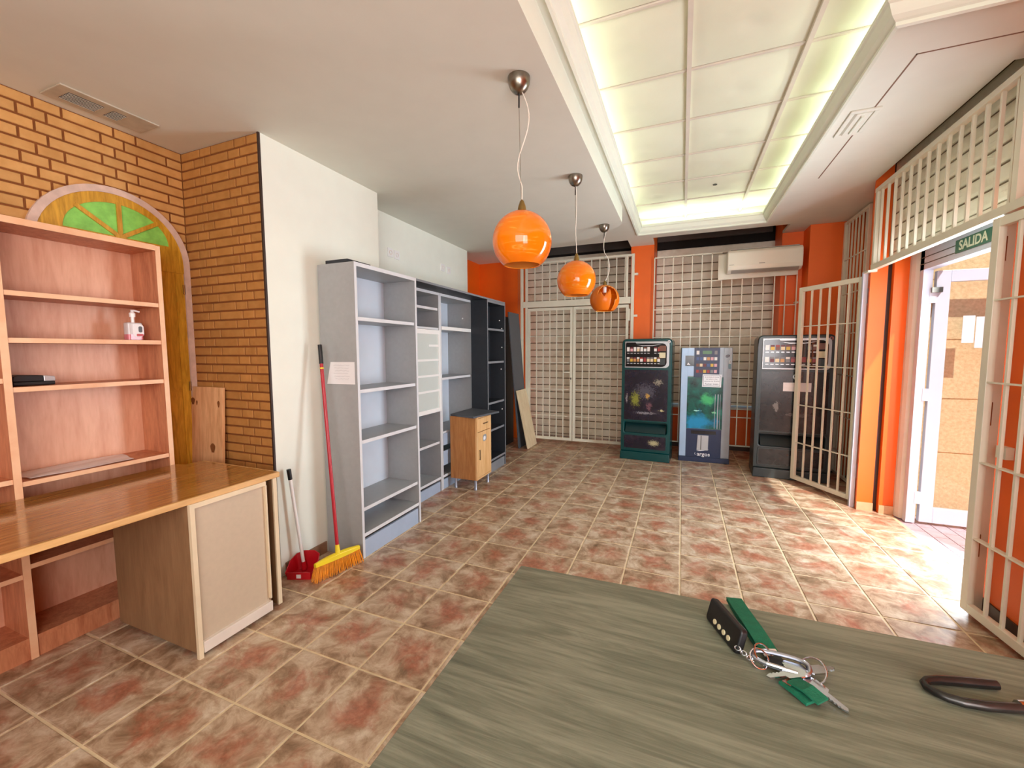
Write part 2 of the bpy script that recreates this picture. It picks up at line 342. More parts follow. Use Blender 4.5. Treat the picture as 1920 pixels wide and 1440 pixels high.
def cut(o, g):
    """carve the closed shape g (in o's own frame) out of o"""
    me = mesh_of('cutter', g, []); c = bpy.data.objects.new('cutter', me); COL.objects.link(c)
    pm, o.parent = o.parent, None
    b = o.modifiers.new('cut', 'BOOLEAN'); b.object = c; b.solver = 'EXACT'; b.operation = 'DIFFERENCE'
    dg = bpy.context.evaluated_depsgraph_get(); dg.update()
    nm = bpy.data.meshes.new_from_object(o.evaluated_get(dg)); o.modifiers.clear(); o.data = nm
    o.parent = pm; bpy.data.objects.remove(c)
def text(name, s, size, m, parent, loc, rot, extrude=.0008, sx=1, shear=0, bold=0):
    cu = bpy.data.curves.new(name, 'FONT'); cu.body = s; cu.size = size; cu.extrude = extrude; cu.align_x = 'CENTER'; cu.align_y = 'CENTER'
    cu.shear = shear; cu.offset = bold; cu.resolution_u = 3
    t = bpy.data.objects.new(name, cu); COL.objects.link(t)
    dg = bpy.context.evaluated_depsgraph_get(); dg.update()
    me = bpy.data.meshes.new_from_object(t.evaluated_get(dg)); bpy.data.objects.remove(t)
    me.materials.clear(); me.materials.append(m)
    o = bpy.data.objects.new(name, me); COL.objects.link(o); o.parent = parent; o.location = loc; o.rotation_euler = rot; o.scale = (sx, 1, 1)
    return o

# ---------------------------------------------------------------- floor
TS = .335; OX = -5.9221*TS; OY = 4.1146*TS
fl = struct('floor', G().box(-3.3, 1.722, -2.1, 7.0, -.06, -.003), M['grout'])
b = .0035; h = TS/2-.0046
tg = G().add([(sx*h, sy*h, -.02) for sx, sy in ((-1, -1), (1, -1), (1, 1), (-1, 1))]+[(sx*h, sy*h, -.0025) for sx, sy in ((-1, -1), (1, -1), (1, 1), (-1, 1))]+[(sx*(h-b), sy*(h-b), 0) for sx, sy in ((-1, -1), (1, -1), (1, 1), (-1, 1))],
             [(8, 9, 10, 11)]+[(i, (i+1) % 4, 4+(i+1) % 4, 4+i) for i in range(4)]+[(4+i, 4+(i+1) % 4, 8+(i+1) % 4, 8+i) for i in range(4)])
tme = mesh_of('tile', tg, M['tile'])
for j in range(-3, 16):
    for i in range(-3, 11):
        x = OX+(i+.5)*TS; y = OY+(j+.5)*TS
        if x < -2.45 and 1.7 < y < 2.9 or x < -2.65 and 2.7 < y < 4.7: continue
        o = bpy.data.objects.new('tile', tme); COL.objects.link(o); o.parent = fl; o.location = (x, y, 0)
rest = G()
for j in range(-10, -3):
    for i in range(-3, 11):
        x = OX+(i+.5)*TS; y = OY+(j+.5)*TS; rest.box(x-h, x+h, y-h, y+h, -.02, 0)
obj('tile_field', rest, M['tile'], fl, kind='stuff')

# ---------------------------------------------------------------- walls
PITCH = .0565
BR = {}
def brick_of(L, axis, mat='brick'):
    k = (round(L, 4), axis)
    if k not in BR:
        hz = PITCH/2-.0052; c = .0025; d = .006; l = L/2
        P = [(-l, -hz), (l, -hz), (l, hz), (-l, hz)]; Q = [(-l+c, -hz+c), (l-c, -hz+c), (l-c, hz-c), (-l+c, hz-c)]
        if axis == 'x': vs = [(u, .004, w) for u, w in P]+[(u, -d+c, w) for u, w in P]+[(u, -d, w) for u, w in Q]
        else: vs = [(-.004, u, w) for u, w in P]+[(d-c, u, w) for u, w in P]+[(d, u, w) for u, w in Q]
        BR[k] = mesh_of('brick', G().add(vs, [(8, 9, 10, 11)]+[(i, (i+1) % 4, 4+(i+1) % 4, 4+i) for i in range(4)]+[(4+i, 4+(i+1) % 4, 8+(i+1) % 4, 8+i) for i in range(4)]), M['brick' if axis == 'y' else 'brickshade'])
    return BR[k]
wb = struct('wall_left', G().box(-3.3, -3.037, -2.1, 1.797, -.05, 2.86), M['mortar'])
ws = struct('wall_left', G().box(-3.037, -2.327, 1.794, 1.80, -.05, 2.70), M['mortar'])
def course(u0, u1, z, row, axis, parent, fixed, skip):
    J = .0105; seq = [.205, .095]
    u = u0-(.0 if row % 2 == 0 else .165)-.03; k = row
    while u < u1:
        L = seq[k % 2]; k += 1; a = max(u, u0); e = min(u+L, u1)
        if u1-e < .034: e = u1; u = u1
        if e-a > .006 and not skip((a+e)/2, z):
            o = bpy.data.objects.new('brick', brick_of(e-a, axis)); COL.objects.link(o); o.parent = parent
            o.location = ((a+e)/2, fixed, z) if axis == 'x' else (fixed, (a+e)/2, z)
        u += L+J
ARC_Y, ARC_Z, ARC_R = 1.415, 1.982, .374
for r in range(38):
    z = 2.672-r*PITCH
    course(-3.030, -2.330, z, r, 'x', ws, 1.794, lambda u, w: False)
    if z > 1.99: course(.62, 1.787, z, r, 'y', wb, -3.037, lambda u, w: w < ARC_Z and u > 1.0 or math.hypot(u-ARC_Y, w-ARC_Z) < ARC_R-.115)
struct('trim_1', G().box(-2.327, -2.3150, 1.787, 1.799, 0, 2.70), M['darktrim'])
struct('wall_left', G().box(-3.3, -2.316, 1.80, 2.814, -.05, 2.70), M['white'])
struct('wall_left', G().box(-3.3, -2.578, 2.814, 4.83, -.05, 2.70), M['white'])
struct('wall_left', G().box(-3.45, -3.14, 4.83, 6.34, -.05, 3.35), M['orange'])
struct('wall_back', G().box(-3.45, -2.46, 6.30, 7.0, -.05, 3.35), M['orange'])
struct('wall_back', G().box(-.685, -.385, 6.065, 7.0, -.05, 3.35), M['orange'])
struct('wall_back', G().box(-.385, 1.10, 6.62, 6.80, -.05, .585), M['orange'])
struct('wall_back', G().poly([(1.322, 5.82), (1.90, 5.82), (1.90, 7.0), (1.16, 7.0), (1.10, 6.40), (1.10, 6.10), (1.322, 6.10)], -.05, 3.35), M['orange'])
struct('trim_2', G().box(-.385, 1.12, 6.60, 6.90, .585, .605), M['ceil2'])
struct('wall_right', G().poly([(1.482, 4.535), (1.598, 4.535), (1.598, 4.64), (1.628, 4.64), (1.628, 4.50), (1.80, 4.50), (1.95, 5.14), (1.662, 5.14), (1.482, 4.56)], -.05, 3.35), M['orange'])
struct('trim_8', G().box(1.5985, 1.6275, 4.545, 4.60, 0, 3.2), M['darktrim'])
struct('wall_right', G().box(1.538, 1.95, -2.1, 2.96, -.05, 3.35), M['orange'])
struct('wall_back', G().box(-2.46, -.685, 6.74, 7.0, 2.85, 3.35), M['dark'])
struct('wall_back', G().box(-.385, 1.16, 6.74, 7.0, 2.85, 3.35), M['dark'])
struct('wall_right', G().box(1.88, 1.95, 2.84, 5.90, 2.2, 3.35), M['dark'])
struct('wall_front', G().box(-3.45, 1.95, -2.3, -2.1, -.05, 3.35), M['white'])
struct('baseboard_left', G().box(-2.316, -2.306, 1.83, 2.16, 0, .078), M['skirting'])
struct('baseboard_back', G().box(-.385, 1.10, 6.608, 6.62, 0, .075), M['skirtdark'])
struct('baseboard_back', G().box(1.30, 1.66, 5.808, 5.82, 0, .075), M['skirtdark'])
struct('baseboard_right', G().box(1.529, 1.538, -1.0, 2.96, 0, .095), M['skirtdark'])
struct('baseboard_right', G().box(1.482, 1.598, 4.523, 4.535, 0, .072), M['skirtpink'])
struct('baseboard_right', G().box(1.628, 1.735, 4.488, 4.50, 0, .072), M['skirtpink'])
struct('wall_left', G().box(-3.45, -3.3, -2.1, 4.83, -.05, 3.35), M['white'])

# ---------------------------------------------------------------- ceiling, coffer, cornice
Z2 = 2.85
ce = G()
for x0, x1, y0, y1 in ((-.60, -.55, -2.1, 5.475), (-.60, 1.48, 5.475, 5.70), (.84, 1.48, 2.45, 5.475), (1.25, 1.48, -2.1, 2.45), (-.55, 1.25, -2.1, -1.0),
                       (-3.14, -.60, 4.42, 5.70), (-3.14, -2.40, 5.70, 6.30), (-.69, -.385, 5.70, 6.065), (1.10, 1.72, 5.70, 6.10), (1.48, 1.72, 4.545, 5.70), (1.48, 1.62, -2.1, 2.96)):
    ce.box(x0, x1, y0, y1, Z2, Z2+.03)
ce = struct('ceiling', ce, M['ceil'])
sof = [(-3.3, -2.1), (-.59, -2.1), (-.59, 4.38), (-.612, 4.465), (-.68, 4.54), (-.745, 4.60), (-.824, 4.69), (-.92, 4.79), (-1.029, 4.86), (-1.232, 4.91), (-1.51, 4.935), (-2.35, 4.95), (-2.60, 4.95), (-2.60, 4.8), (-3.3, 4.8)]
sf = G().poly(sof, 2.70, 2.88); sf.m = [1 if (len(f) == 4 and sum(sf.v[k][0] for k in f)/4 > -.60) else 0 for f in sf.f]
struct('ceiling', sf, [M['ceil'], M['ceil2']])
struct('ceiling', G().box(-3.45, 1.95, -2.3, 7.0, 3.35, 3.45), M['dark'])
# coffer: closed cove box above the cornice, tile ceiling at 3.10
cof = G()
for x0, x1, y0, y1 in ((-.92, -.90, -1.4, 5.85), (-.92, 1.20, 5.83, 5.85), (1.18, 1.20, 2.80, 5.85), (1.18, 1.62, 2.78, 2.80), (1.60, 1.62, -1.4, 2.80), (-.92, 1.62, -1.42, -1.4)):
    cof.box(x0, x1, y0, y1, 2.90, 3.15)
cof.box(-.92, 1.62, -1.42, 5.85, 3.135, 3.15)
struct('ceiling', cof, M['ceil2'])
def cornice():
    path = [(-.55, -1.0), (-.55, 5.475), (.84, 5.475), (.84, 2.45), (1.25, 2.45), (1.25, -1.0)]
    prof = [(-.35, 2.945), (.058, 2.945), (.062, 2.94), (.062, 2.918), (.052, 2.912), (.046, 2.895), (.036, 2.872), (.022, 2.858), (.014, 2.852), (.014, 2.836), (0, 2.832), (-.002, 2.85), (-.35, 2.90)]
    g = G(); n = len(path); k = len(prof)
    for i, (x, y) in enumerate(path):
        ds = []
        for a, c in ((i-1, i), (i, i+1)):
            if 0 <= a and c < n:
                d = Vector((path[c][0]-path[a][0], path[c][1]-path[a][1])).normalized(); ds.append(Vector((d.y, -d.x)))
        nrm = ds[0] if len(ds) == 1 else (ds[0]+ds[1])/(1+ds[0].dot(ds[1]))
        for d, z in prof: g.v.append((x+nrm.x*d, y+nrm.y*d, z))
    for i in range(n-1):
        for j in range(k):
            j2 = (j+1) % k; g.f.append([i*k+j, i*k+j2, (i+1)*k+j2, (i+1)*k+j]); g.m.append(0)
    return g
struct('trim_3', cornice(), M['ceil2'], smooth=False)
TX, TY0, TP = -.006, 2.863, .5865
def pillow():
    g = G(); n = 12; w = .60/2-.012; hgt = TP/2-.012
    for a in range(n+1):
        for c in range(n+1):
            u = -1+2*a/n; v = -1+2*c/n; r2 = u*u+v*v
            g.v.append((u*w, v*hgt, -.026*(1-u*u)*(1-v*v)+.020*math.exp(-r2/.022)))
    for a in range(n):
        for c in range(n):
            i = a*(n+1)+c; g.f.append([i, i+1, i+n+2, i+n+1]); g.m.append(0)
    return g
pm = mesh_of('ceiling_tile', pillow(), M['ceiltile']); pm.shade_smooth()
tb = struct('ceiling', G().box(-.90, 1.60, -1.4, 5.83, 3.118, 3.134), M['tbar'])
for k in range(-7, 6):
    y = TY0+TP*(k+.5)
    for q in range(-1, 3):
        if q == 2 and y > 2.7 or y < -1.2 or y > 5.7: continue
        o = bpy.data.objects.new('ceiling_tile', pm); COL.objects.link(o); o.parent = tb; o.location = (TX+.6*(q+.5)+(.0 if q < 1 else 0), y, 3.112)
for q in range(0, 3):
    obj('grid_bar', G().box(TX+.6*q-.013, TX+.6*q+.013, -1.2, 5.83 if q < 2 else 2.7, 3.088, 3.118), M['tbar'], tb)
for k in range(-7, 6):
    y = TY0+TP*k; obj('grid_bar', G().box(-.9, 1.18 if y > 2.8 else 1.6, y-.008, y+.008, 3.103, 3.118), M['tbar'], tb)
obj('hole', G().lathe([(.0, 0), (.02, 0), (.02, .004), (0, .004)], 14, (.262, 4.80, 3.085)), M['black'], tb)
# joint lines scored round the coffer in the flat ceiling
struct('trim_4', G().box(1.009, 1.017, 3.50, 4.30, Z2-.0015, Z2+.002).box(1.009, 1.017, 2.717, 3.20, Z2-.0015, Z2+.002).box(1.009, 1.48, 2.717, 2.725, Z2-.0015, Z2+.002), M['groove'])

# ---------------------------------------------------------------- ceiling fixtures
t = thing('ceiling_light', 'flush rectangular white emergency light set in the flat ceiling beside the coffer', 'light', (.975, 3.36, Z2))
obj('frame', G().box(-.075, .075, -.165, -.135, -.010, 0).box(-.075, .075, .135, .165, -.010, 0).box(-.075, -.05, -.135, .135, -.010, 0).box(.05, .075, -.135, .135, -.010, 0), M['ceil'], t, world=False, bevel=.003)
obj('diffuser', G().prismY([(-.05, -.001), (-.035, -.014), (.035, -.014), (.05, -.001)], -.135, .135), M['ceil'], t, world=False)
obj('tube', G().tube([(0, -.11, -.016), (0, .11, -.016)], .009, 8), M['ceil2'], t, world=False, smooth=True)
t = thing('air_vent', 'long dusty metal vent grille in the ceiling above the brick wall', 'vent', (-2.857, 1.325, 2.70))
obj('frame', G().box(-.095, .095, -.205, .205, -.008, 0), M['vent'], t, world=False, bevel=.003)
for y0, y1 in ((-.155, -.02), (.018, .075)):
    obj('grille_panel', G().box(-.052, .047, y0, y1, -.0095, -.0075), M['ventdark'], t, world=False)
    for k in range(7):
        x = -.045+.0145*k; obj('slat', G().box(x-.0011, x+.0011, y0, y1, -.012, -.0088), M['vent'], t, world=False)

# ---------------------------------------------------------------- pendant lamps
def shade_geo(broken=False):
    R = .1425; g = G(); prof = []
    nst = 66 if broken else 22
    a0, a1 = math.radians(9), math.radians(142)
    for k in range(nst+1):
        a = a0+(a1-a0)*k/nst; prof.append((R*math.sin(a), R*math.cos(a)))
    inner = [(r*.965, z*.965) for r, z in prof][::-1]
    n = 40
    g0 = len(prof)
    if not broken:
        g.lathe(prof+inner, n, closed=True); g.m = [1 if (k//n) > nst else 0 for k in range(len(g.f))]; return g
    n = 180
    cells = []
    def hidden(j, i):
        ang = (i+.5)/n*360; h = False
        jj = j/3+.35*math.sin(ang*.9)+.2*math.sin(ang*2.3)
        if 252 < ang < 338:
            top = 2.0+abs(ang-296)/40*3.2+.8*math.sin(ang*.35)
            bot = 10.5+1.6*math.sin(ang*.21) if ang < 290 else (10.5-(ang-290)*.25 if ang < 306 else (30 if 306 <= ang < 322 and abs(ang-314) < 8 else 14))
            h = top < jj < bot or (303 < ang < 325 and jj > 18-.12*(ang-314)**2*(1 if ang > 314 else 1.2)*.4)
        if not h: cells.append(j)
        return h
    return g.lathe(prof, n, closed=False, skip=hidden)
def pendant(loc, label, broken=False, wire=None):
    t = thing('pendant_lamp', label, 'lamp', loc, 0, 'orange pendant lamps in a row')
    obj('canopy', G().lathe([(.0, 0), (.052, 0), (.053, -.006), (.050, -.030), (.042, -.050), (.028, -.066), (.012, -.074), (0, -.075)], 28), M['steel'], t, world=False, smooth=True)
    obj('stem', G().tube([(.0, 0, -.072), (0, 0, -.135)], .004, 8), M['black'], t, world=False, smooth=True)
    obj('suspension_wire', G().tube([(0, 0, -.13), (.010, .003, -.57)], .0014, 6), M['steel'], t, world=False)
    pts = []
    for k in range(25):
        u = k/24; w = wire(u); pts.append((w+.010*u, .0+.004*u, -.06-.52*u))
    obj('cord', G().tube(pts, .0026 if not broken else .0032, 6), M['cord'], t, world=False, smooth=True)
    obj('socket_cap', G().lathe([(.004, -.555), (.010, -.562), (.018, -.585), (.023, -.612), (.024, -.622), (0, -.622)], 20, (.013, .004, 0)), M['brass'], t, world=False, smooth=True)
    g = shade_geo(broken); g.xf(Matrix.Translation((.013, .004, -.750)))
    o = obj('shade', g, [M['lampglass'], M['lampinner'] if not broken else M['lampinside'], M['lampinner']], t, world=False, smooth=True)
    if broken:
        so = o.modifiers.new('wall', 'SOLIDIFY'); so.thickness = .006; so.offset = -1; so.material_offset = 1; so.material_offset_rim = 2
    if broken: obj('lamp_holder', G().lathe([(0, -.61), (.02, -.61), (.02, -.67), (.016, -.68), (0, -.68)], 14, (.013, .004, 0)), M['whitegloss'], t, world=False, smooth=True)
    return t
pendant((-.741, 1.92, 2.70), 'large orange glass globe pendant lamp, nearest of the three', False, lambda u: .035*math.sin(PI*min(1, u*1.9))*(u < .526)-.018*math.sin(PI*(u-.526)/.3)*(.526 <= u < .826)+.004*math.sin(9*u)+.012*(1-u))
pendant((-.757, 3.107, 2.70), 'orange glass globe pendant lamp hanging in the middle of the row', False, lambda u: .004*math.sin(7*u)+.003)
pendant((-.768, 4.397, 2.70), 'broken orange glass pendant lamp with a jagged missing piece, farthest of the row', True, lambda u: .022*(1-u)+.045*math.sin(PI*max(0, (u-.42)/.58))-.022*math.sin(PI*min(1, u/.5))*(u < .5))

# ---------------------------------------------------------------- roller shutters
def slat(parent, m2, a0, a1, fixed, z, pitch, axis):
    """one curved slat with a recessed hinge joint under it; axis x: runs along X and faces -Y, axis y: along Y and faces -X"""
    q = pitch; d = .010
    prof = [(0, .012), (-d*.7, .015), (-d, .032), (-d, q-.016), (-d*.7, q-.003), (0, q)]
    g = G(); n = len(prof)
    for e in (a0, a1):
        for p, w in prof: g.v.append((e, p, w) if axis == 'x' else (p, e, w))
    for k in range(n-1): g.f.append([k, k+1, n+k+1, n+k]); g.m.append(0)
    b = len(g.v)
    for e in (a0, a1):
        for p, w in ((0, 0), (-.003, .003), (-.003, .009), (0, .012)): g.v.append((e, p, w) if axis == 'x' else (p, e, w))
    for k in range(3): g.f.append([b+k, b+k+1, b+4+k+1, b+4+k]); g.m.append(1)
    return mesh_of('slat', g, [M['slat'], M['joint']])
def shutter(label, a0, a1, fixed, z0, z1, pitch, axis):
    t = thing('roller_shutter', label, 'shutter', ((a0+a1)/2, fixed, z0) if axis == 'x' else (fixed, (a0+a1)/2, z0))
    L = (a1-a0)/2; me = slat(t, None, -L, L, fixed, 0, pitch, axis); n = int((z1-z0)/pitch)
    for k in range(n):
        o = bpy.data.objects.new('slat', me); COL.objects.link(o); o.parent = t; o.location = (0, 0, k*pitch)
        o.rotation_euler = ((random.uniform(-.0008, .0008), 0, 0) if axis == 'x' else (0, 0, 0))
    if axis == 'x': obj('bottom_rail', G().box(-L, L, -.012, .012, -.03, .002), M['bar'], t, world=False)
    else: obj('bottom_rail', G().box(-.012, .012, -L, L, -.03, .002), M['bar'], t, world=False)
    return t
shutter('closed dirty cream roller shutter behind the barred double gate', -2.455, -.69, 6.72, .035, 3.0, .1165, 'x')
shutter('cream roller shutter behind the barred window with the air conditioner', -.38, 1.175, 6.72, .665, 3.0, .118, 'x')
shutter('narrow cream roller shutter behind the barred side window by the corner', 5.145, 5.815, 1.86, .03, 2.95, .1165, 'y')
shutter('half rolled cream shutter above the street door, behind the upper grille', 2.965, 4.528, 1.615, 2.225, 3.2, .106, 'y')
def roll_box(label, g, loc, M_):
    t = tag(obj('shutter_box', g, M_), label, 'shutter box'); return t
roll_box('dark steel roll housing above the left shutter', G().box(-2.455, -.69, 6.30, 6.66, 3.10, 3.30).box(-2.455, -.69, 6.66, 6.70, 2.98, 3.20), None, M['greysteel'])
roll_box('dark steel roll housing above the window shutter', G().box(-.38, 1.09, 6.30, 6.66, 3.10, 3.30).box(-.38, 1.09, 6.66, 6.70, 3.02, 3.20), None, M['greysteel'])

# ---------------------------------------------------------------- barred grilles (square section bars, each a part)
def bars_x(t, xs, y, z0, z1, w=.0065, m=None):
    for x in xs: obj('bar', G().box(x-w, x+w, y-w, y+w, z0, z1), m or M['bar'], t)
def rail_x(t, x0, x1, y, z, hz=.006, d=.005, name='rail'): obj(name, G().box(x0, x1, y-d, y+d, z-hz, z+hz), M['bar'], t)
def fr(t, x0, x1, y, z0, z1, name='frame_stile', d=.018): return obj(name, G().box(x0, x1, y-d, y+d, z0, z1), M['bar'], t, bevel=.002)
GY = 6.025
t = thing('barred_gate', 'cream barred double gate with a barred panel above, in front of the left shutter', 'gate', (-1.48, GY, .07))
fr(t, -2.30, -2.262, GY, .07, 2.742); fr(t, -2.222, -2.19, GY, .07, 2.715); fr(t, -.672, -.632, GY, .07, 2.745); fr(t, -.745, -.715, GY, 2.165, 2.715)
fr(t, -2.2985, -.6335, GY, 2.712, 2.7435, 'frame_rail', .0170); fr(t, -2.259, -.675, GY, 2.075, 2.165, 'frame_rail', .0172)
bars_x(t, [-2.19+.1165*k for k in range(1, 6)]+[-1.505, -1.455]+[-1.455+.1165*k for k in range(1, 7)], GY, 2.165, 2.712)
for x0, x1 in ((-2.185, -1.488), (-1.478, -.70)):
    lf = obj('gate_leaf', G().box(x0, x0+.035, GY-.017, GY+.017, .085, 2.06).box(x1-.035, x1, GY-.017, GY+.017, .085, 2.06).box(x0+.035, x1-.035, GY-.017, GY+.017, .085, .125).box(x0+.035, x1-.035, GY-.017, GY+.017, 2.02, 2.06), M['bar'], t)
    n = 5 if x0 < -2 else 6; q = (x1-x0-.07)/(n+1)
    for k in range(1, n+1):
        x = x0+.035+q*k; obj('bar', G().box(x-.0065, x+.0065, GY-.0065, GY+.0065, .125, 2.02), M['bar'], lf)
    for z in (1.64, 1.25, .85, .45): obj('rail', G().box(x0+.035, x1-.035, GY-.004, GY+.004, z-.005, z+.005), M['bar'], lf)
obj('lock_bar', G().box(-1.625, -1.52, GY-.02, GY+.01, 1.10, 1.118), M['bar'], t)
obj('keyhole', G().box(-1.515, -1.500, GY-.019, GY-.016, 1.00, 1.03), M['black'], t)
for z in (2.47, 1.905): obj('bracket', G().box(-.632, -.585, GY-.005, 6.063, z-.014, z+.014), M['bar'], t)
obj('hinge', G().box(-.712, -.680, GY-.026, GY+.02, 1.84, 2.00), M['bar'], t)
t = thing('barred_grille', 'cream window grille of slim bars behind the drinks and cigarette machines', 'grille', (.44, GY, .18))
xs = [-.371+(1.258+.371)/14*k for k in range(15)]
for k, x in enumerate(xs): bars_x(t, [x], GY, .19, 2.66 if x < .40 else 2.42, .006)
for z in (1.972, 1.60, 1.08, .56): rail_x(t, xs[0], xs[-1], GY, z, .005, .004)
rail_x(t, xs[0], xs[7], GY, 2.317, .005, .004); rail_x(t, xs[0], xs[7], GY, 2.66, .008, .006); rail_x(t, xs[0], xs[-1], GY, .19, .008, .006)
for z in (2.0, 1.2): obj('bracket', G().box(xs[-1]-.01, xs[-1]+.025, GY, 6.10, z-.01, z+.01), M['bar'], t)
# side window grille in the right wall
t = thing('barred_grille', 'tall cream side window grille in the orange corner, behind the open gate leaf', 'grille', (1.652, 5.48, .04))
def bar_y(t, x, y, z0, z1, w=.0065): obj('bar', G().box(x-w, x+w, y-w, y+w, z0, z1), M['bar'], t)
for y in [5.235+.0935*k for k in range(6)]: bar_y(t, 1.652, y, .05, 2.80)
obj('frame_stile', G().box(1.634, 1.67, 5.775, 5.815, .03, 2.83), M['bar'], t); obj('frame_stile', G().box(1.640, 1.664, 5.145, 5.170, .03, 2.83), M['bar'], t)
obj('frame_rail', G().box(1.640, 1.664, 5.17, 5.775, 2.80, 2.83), M['bar'], t); obj('frame_rail', G().box(1.640, 1.664, 5.17, 5.775, .03, .055), M['bar'], t)
for z in (2.41, 2.03, 1.6, 1.15, .7, .3): obj('rail', G().box(1.642, 1.650, 5.17, 5.775, z-.005, z+.005), M['bar'], t)
# grille over the street door
t = thing('barred_grille', 'horizontal cream grille panel fixed above the street door opening', 'grille', (1.497, 3.69, 2.10))
for y in [4.445-.1165*k for k in range(14)]: bar_y(t, 1.497, y, 2.145, 2.75, .008)
obj('frame_rail', G().box(1.477, 1.517, 2.80, 4.535, 2.745, 2.778), M['bar'], t); obj('frame_rail', G().box(1.477, 1.517, 2.20, 4.535, 2.102, 2.148), M['bar'], t)
obj('frame_stile', G().box(1.480, 1.514, 4.500, 4.535, 2.148, 2.745), M['bar'], t); obj('frame_stile', G().box(1.480, 1.514, 2.86, 2.90, 2.148, 2.745), M['bar'], t)
obj('post', G().box(1.448, 1.482, 4.585, 4.620, 0, 2.10), M['alu'], t); obj('post', G().box(1.492, 1.527, 2.925, 2.958, 0, 2.10), M['bar'], t)
obj('post_arm', G().box(1.450, 1.514, 4.500, 4.62, 2.085, 2.102), M['bar'], t)
# open gate leaves
def leaf(label, p, q, z0=.035, z1=2.075, n=5):
    p = Vector((p[0], p[1], 0)); q = Vector((q[0], q[1], 0)); L = (q-p).length; a = math.atan2(q.y-p.y, q.x-p.x)
    t = thing('gate_leaf', label, 'gate', (p.x, p.y, z0), a)
    H = z1-z0
    for x0 in (0, L-.045): obj('frame_stile', G().box(x0, x0+.045, -.016, .016, 0, H), M['bar'], t, world=False, bevel=.002)
    obj('frame_rail', G().box(.045, L-.045, -.016, .016, H-.045, H), M['bar'], t, world=False, bevel=.002)
    obj('frame_rail', G().box(.045, L-.045, -.016, .016, 0, .045), M['bar'], t, world=False, bevel=.002)
    g = (L-.09)/(n+1)
    for k in range(1, n+1):
        x = .045+g*k; obj('bar', G().box(x-.007, x+.007, -.007, .007, .045, H-.045), M['bar'], t, world=False)
    for z in (1.67, 1.258, .843, .438): obj('rail', G().box(.045, L-.045, -.014, .014, z-z0-.004, z-z0+.004), M['bar'], t, world=False)
    return t
t = leaf('open barred gate leaf standing in front of the grey-green cigarette machine', (1.490, 4.668), (1.140, 5.275))
for z in (.22, .98, 1.80): obj('hinge', G().tube([(-.018, -.006, z), (-.018, -.006, z+.13)], .014, 8), M['alu'], t, world=False, smooth=True)
t = leaf('barred gate leaf folded back against the orange wall at the right edge', (1.447, 2.914), (1.512, 2.222))
obj('lock_box', G().box(.09, .15, .018, .05, .85, .91), M['bar'], t, world=False)
for z in (.30, 1.0, 1.83): obj('hinge', G().tube([(.02, .024, z), (.02, .024, z+.12)], .010, 8), M['brass'], t, world=False, smooth=True)

# ---------------------------------------------------------------- street door and outside
struct('trim_5', G().poly([(1.728, 4.50), (1.728, 4.47), (1.74, 4.435), (1.76, 4.41), (1.80, 4.40), (1.80, 4.50)], 0, 2.24), M['pvc'])
fr_ = struct('trim_6', G().box(1.755, 1.815, 4.345, 4.40, 0, 2.22).box(1.755, 1.815, 2.96, 3.02, 0, 2.22), M['alu'])
ln = struct('trim_7', G().box(1.755, 1.83, 2.96, 4.40, 2.055, 2.215), M['alu'])
for z in (2.10, 2.15): obj('groove', G().box(1.752, 1.757, 2.96, 4.40, z-.003, z+.003), M['greysteel'], ln)
t = thing('exit_sign', 'green exit sign with pale capital letters above the street door', 'sign', (1.752, 3.735, 2.135))
obj('plate', G().box(-.006, 0, -.19, .19, -.044, .044), M['salida'], t, world=False)
text('lettering', 'SALIDA', .088, M['salidatext'], t, (-.0065, 0, -.002), (PI/2, 0, -PI/2), sx=1.02, bold=.0022)
DL = .74; d = thing('door_leaf', 'white aluminium street door leaf with a glass pane, standing open', 'door', (1.842, 4.372, .012), -.012)
g = G().box(.0, .085, -.022, .022, 0, 2.03).box(DL-.085, DL, -.022, .022, 0, 2.03).box(.085, DL-.085, -.022, .022, 1.94, 2.03).box(.085, DL-.085, -.022, .022, 0, .125)
obj('frame', g, M['alu'], d, world=False, bevel=.003)
obj('glass_pane', G().box(.085, DL-.085, -.003, .003, .125, 1.94), M['glass'], d, world=False)
for z in (.2, 1.05, 1.83): obj('hinge', G().box(-.040, .002, -.030, -.005, z-.05, z+.05), M['alu'], d, world=False)
obj('door_closer', G().box(-.035, .03, -.050, -.024, 1.86, 1.90), M['steel'], d, world=False)
for x, z, w, hh in ((.215, 1.57, .07, .21), (.30, 1.545, .085, .24)):
    obj('notice', G().box(x-w/2, x+w/2, -.0055, -.0035, z-hh/2, z+hh/2), M['bluepaper'], d, world=False)
ow = struct('wall_outside', G().box(1.80, 5.0, 4.55, 4.8, -.06, 3.4), M['stucco'])
zz = [0, .564, 1.018, 1.505, 2.0, 2.5, 3.0]
for k in range(6): obj('stucco_panel', G().box(1.83, 5.0, 4.542, 4.552, zz[k]+.006, zz[k+1]-.006), M['stucco'], ow)
pv = struct('floor', G().box(1.722, 9, -4, 9, -.10, -.022), M['paverjoint'])
pme = mesh_of('paver', G().box(-.048, .048, -.098, .098, -.02, 0), M['paver']); k = 0
for i in range(13):
    for j in range(26):
        x = 1.775+.205*i/2*1.0; y = 2.2+.1025*j
        # herringbone made of running pairs
        if j % 2 == 0 and x < 2.75:
            o = bpy.data.objects.new('paver', pme); COL.objects.link(o); o.parent = pv; o.location = (1.775+.1025*i, 2.25+.1025*j+(.1025 if i % 2 else 0), -.012); k += 1
struct('wall_outside', G().box(8.5, 8.9, -4, 9, -.1, 6), M['stucco'])

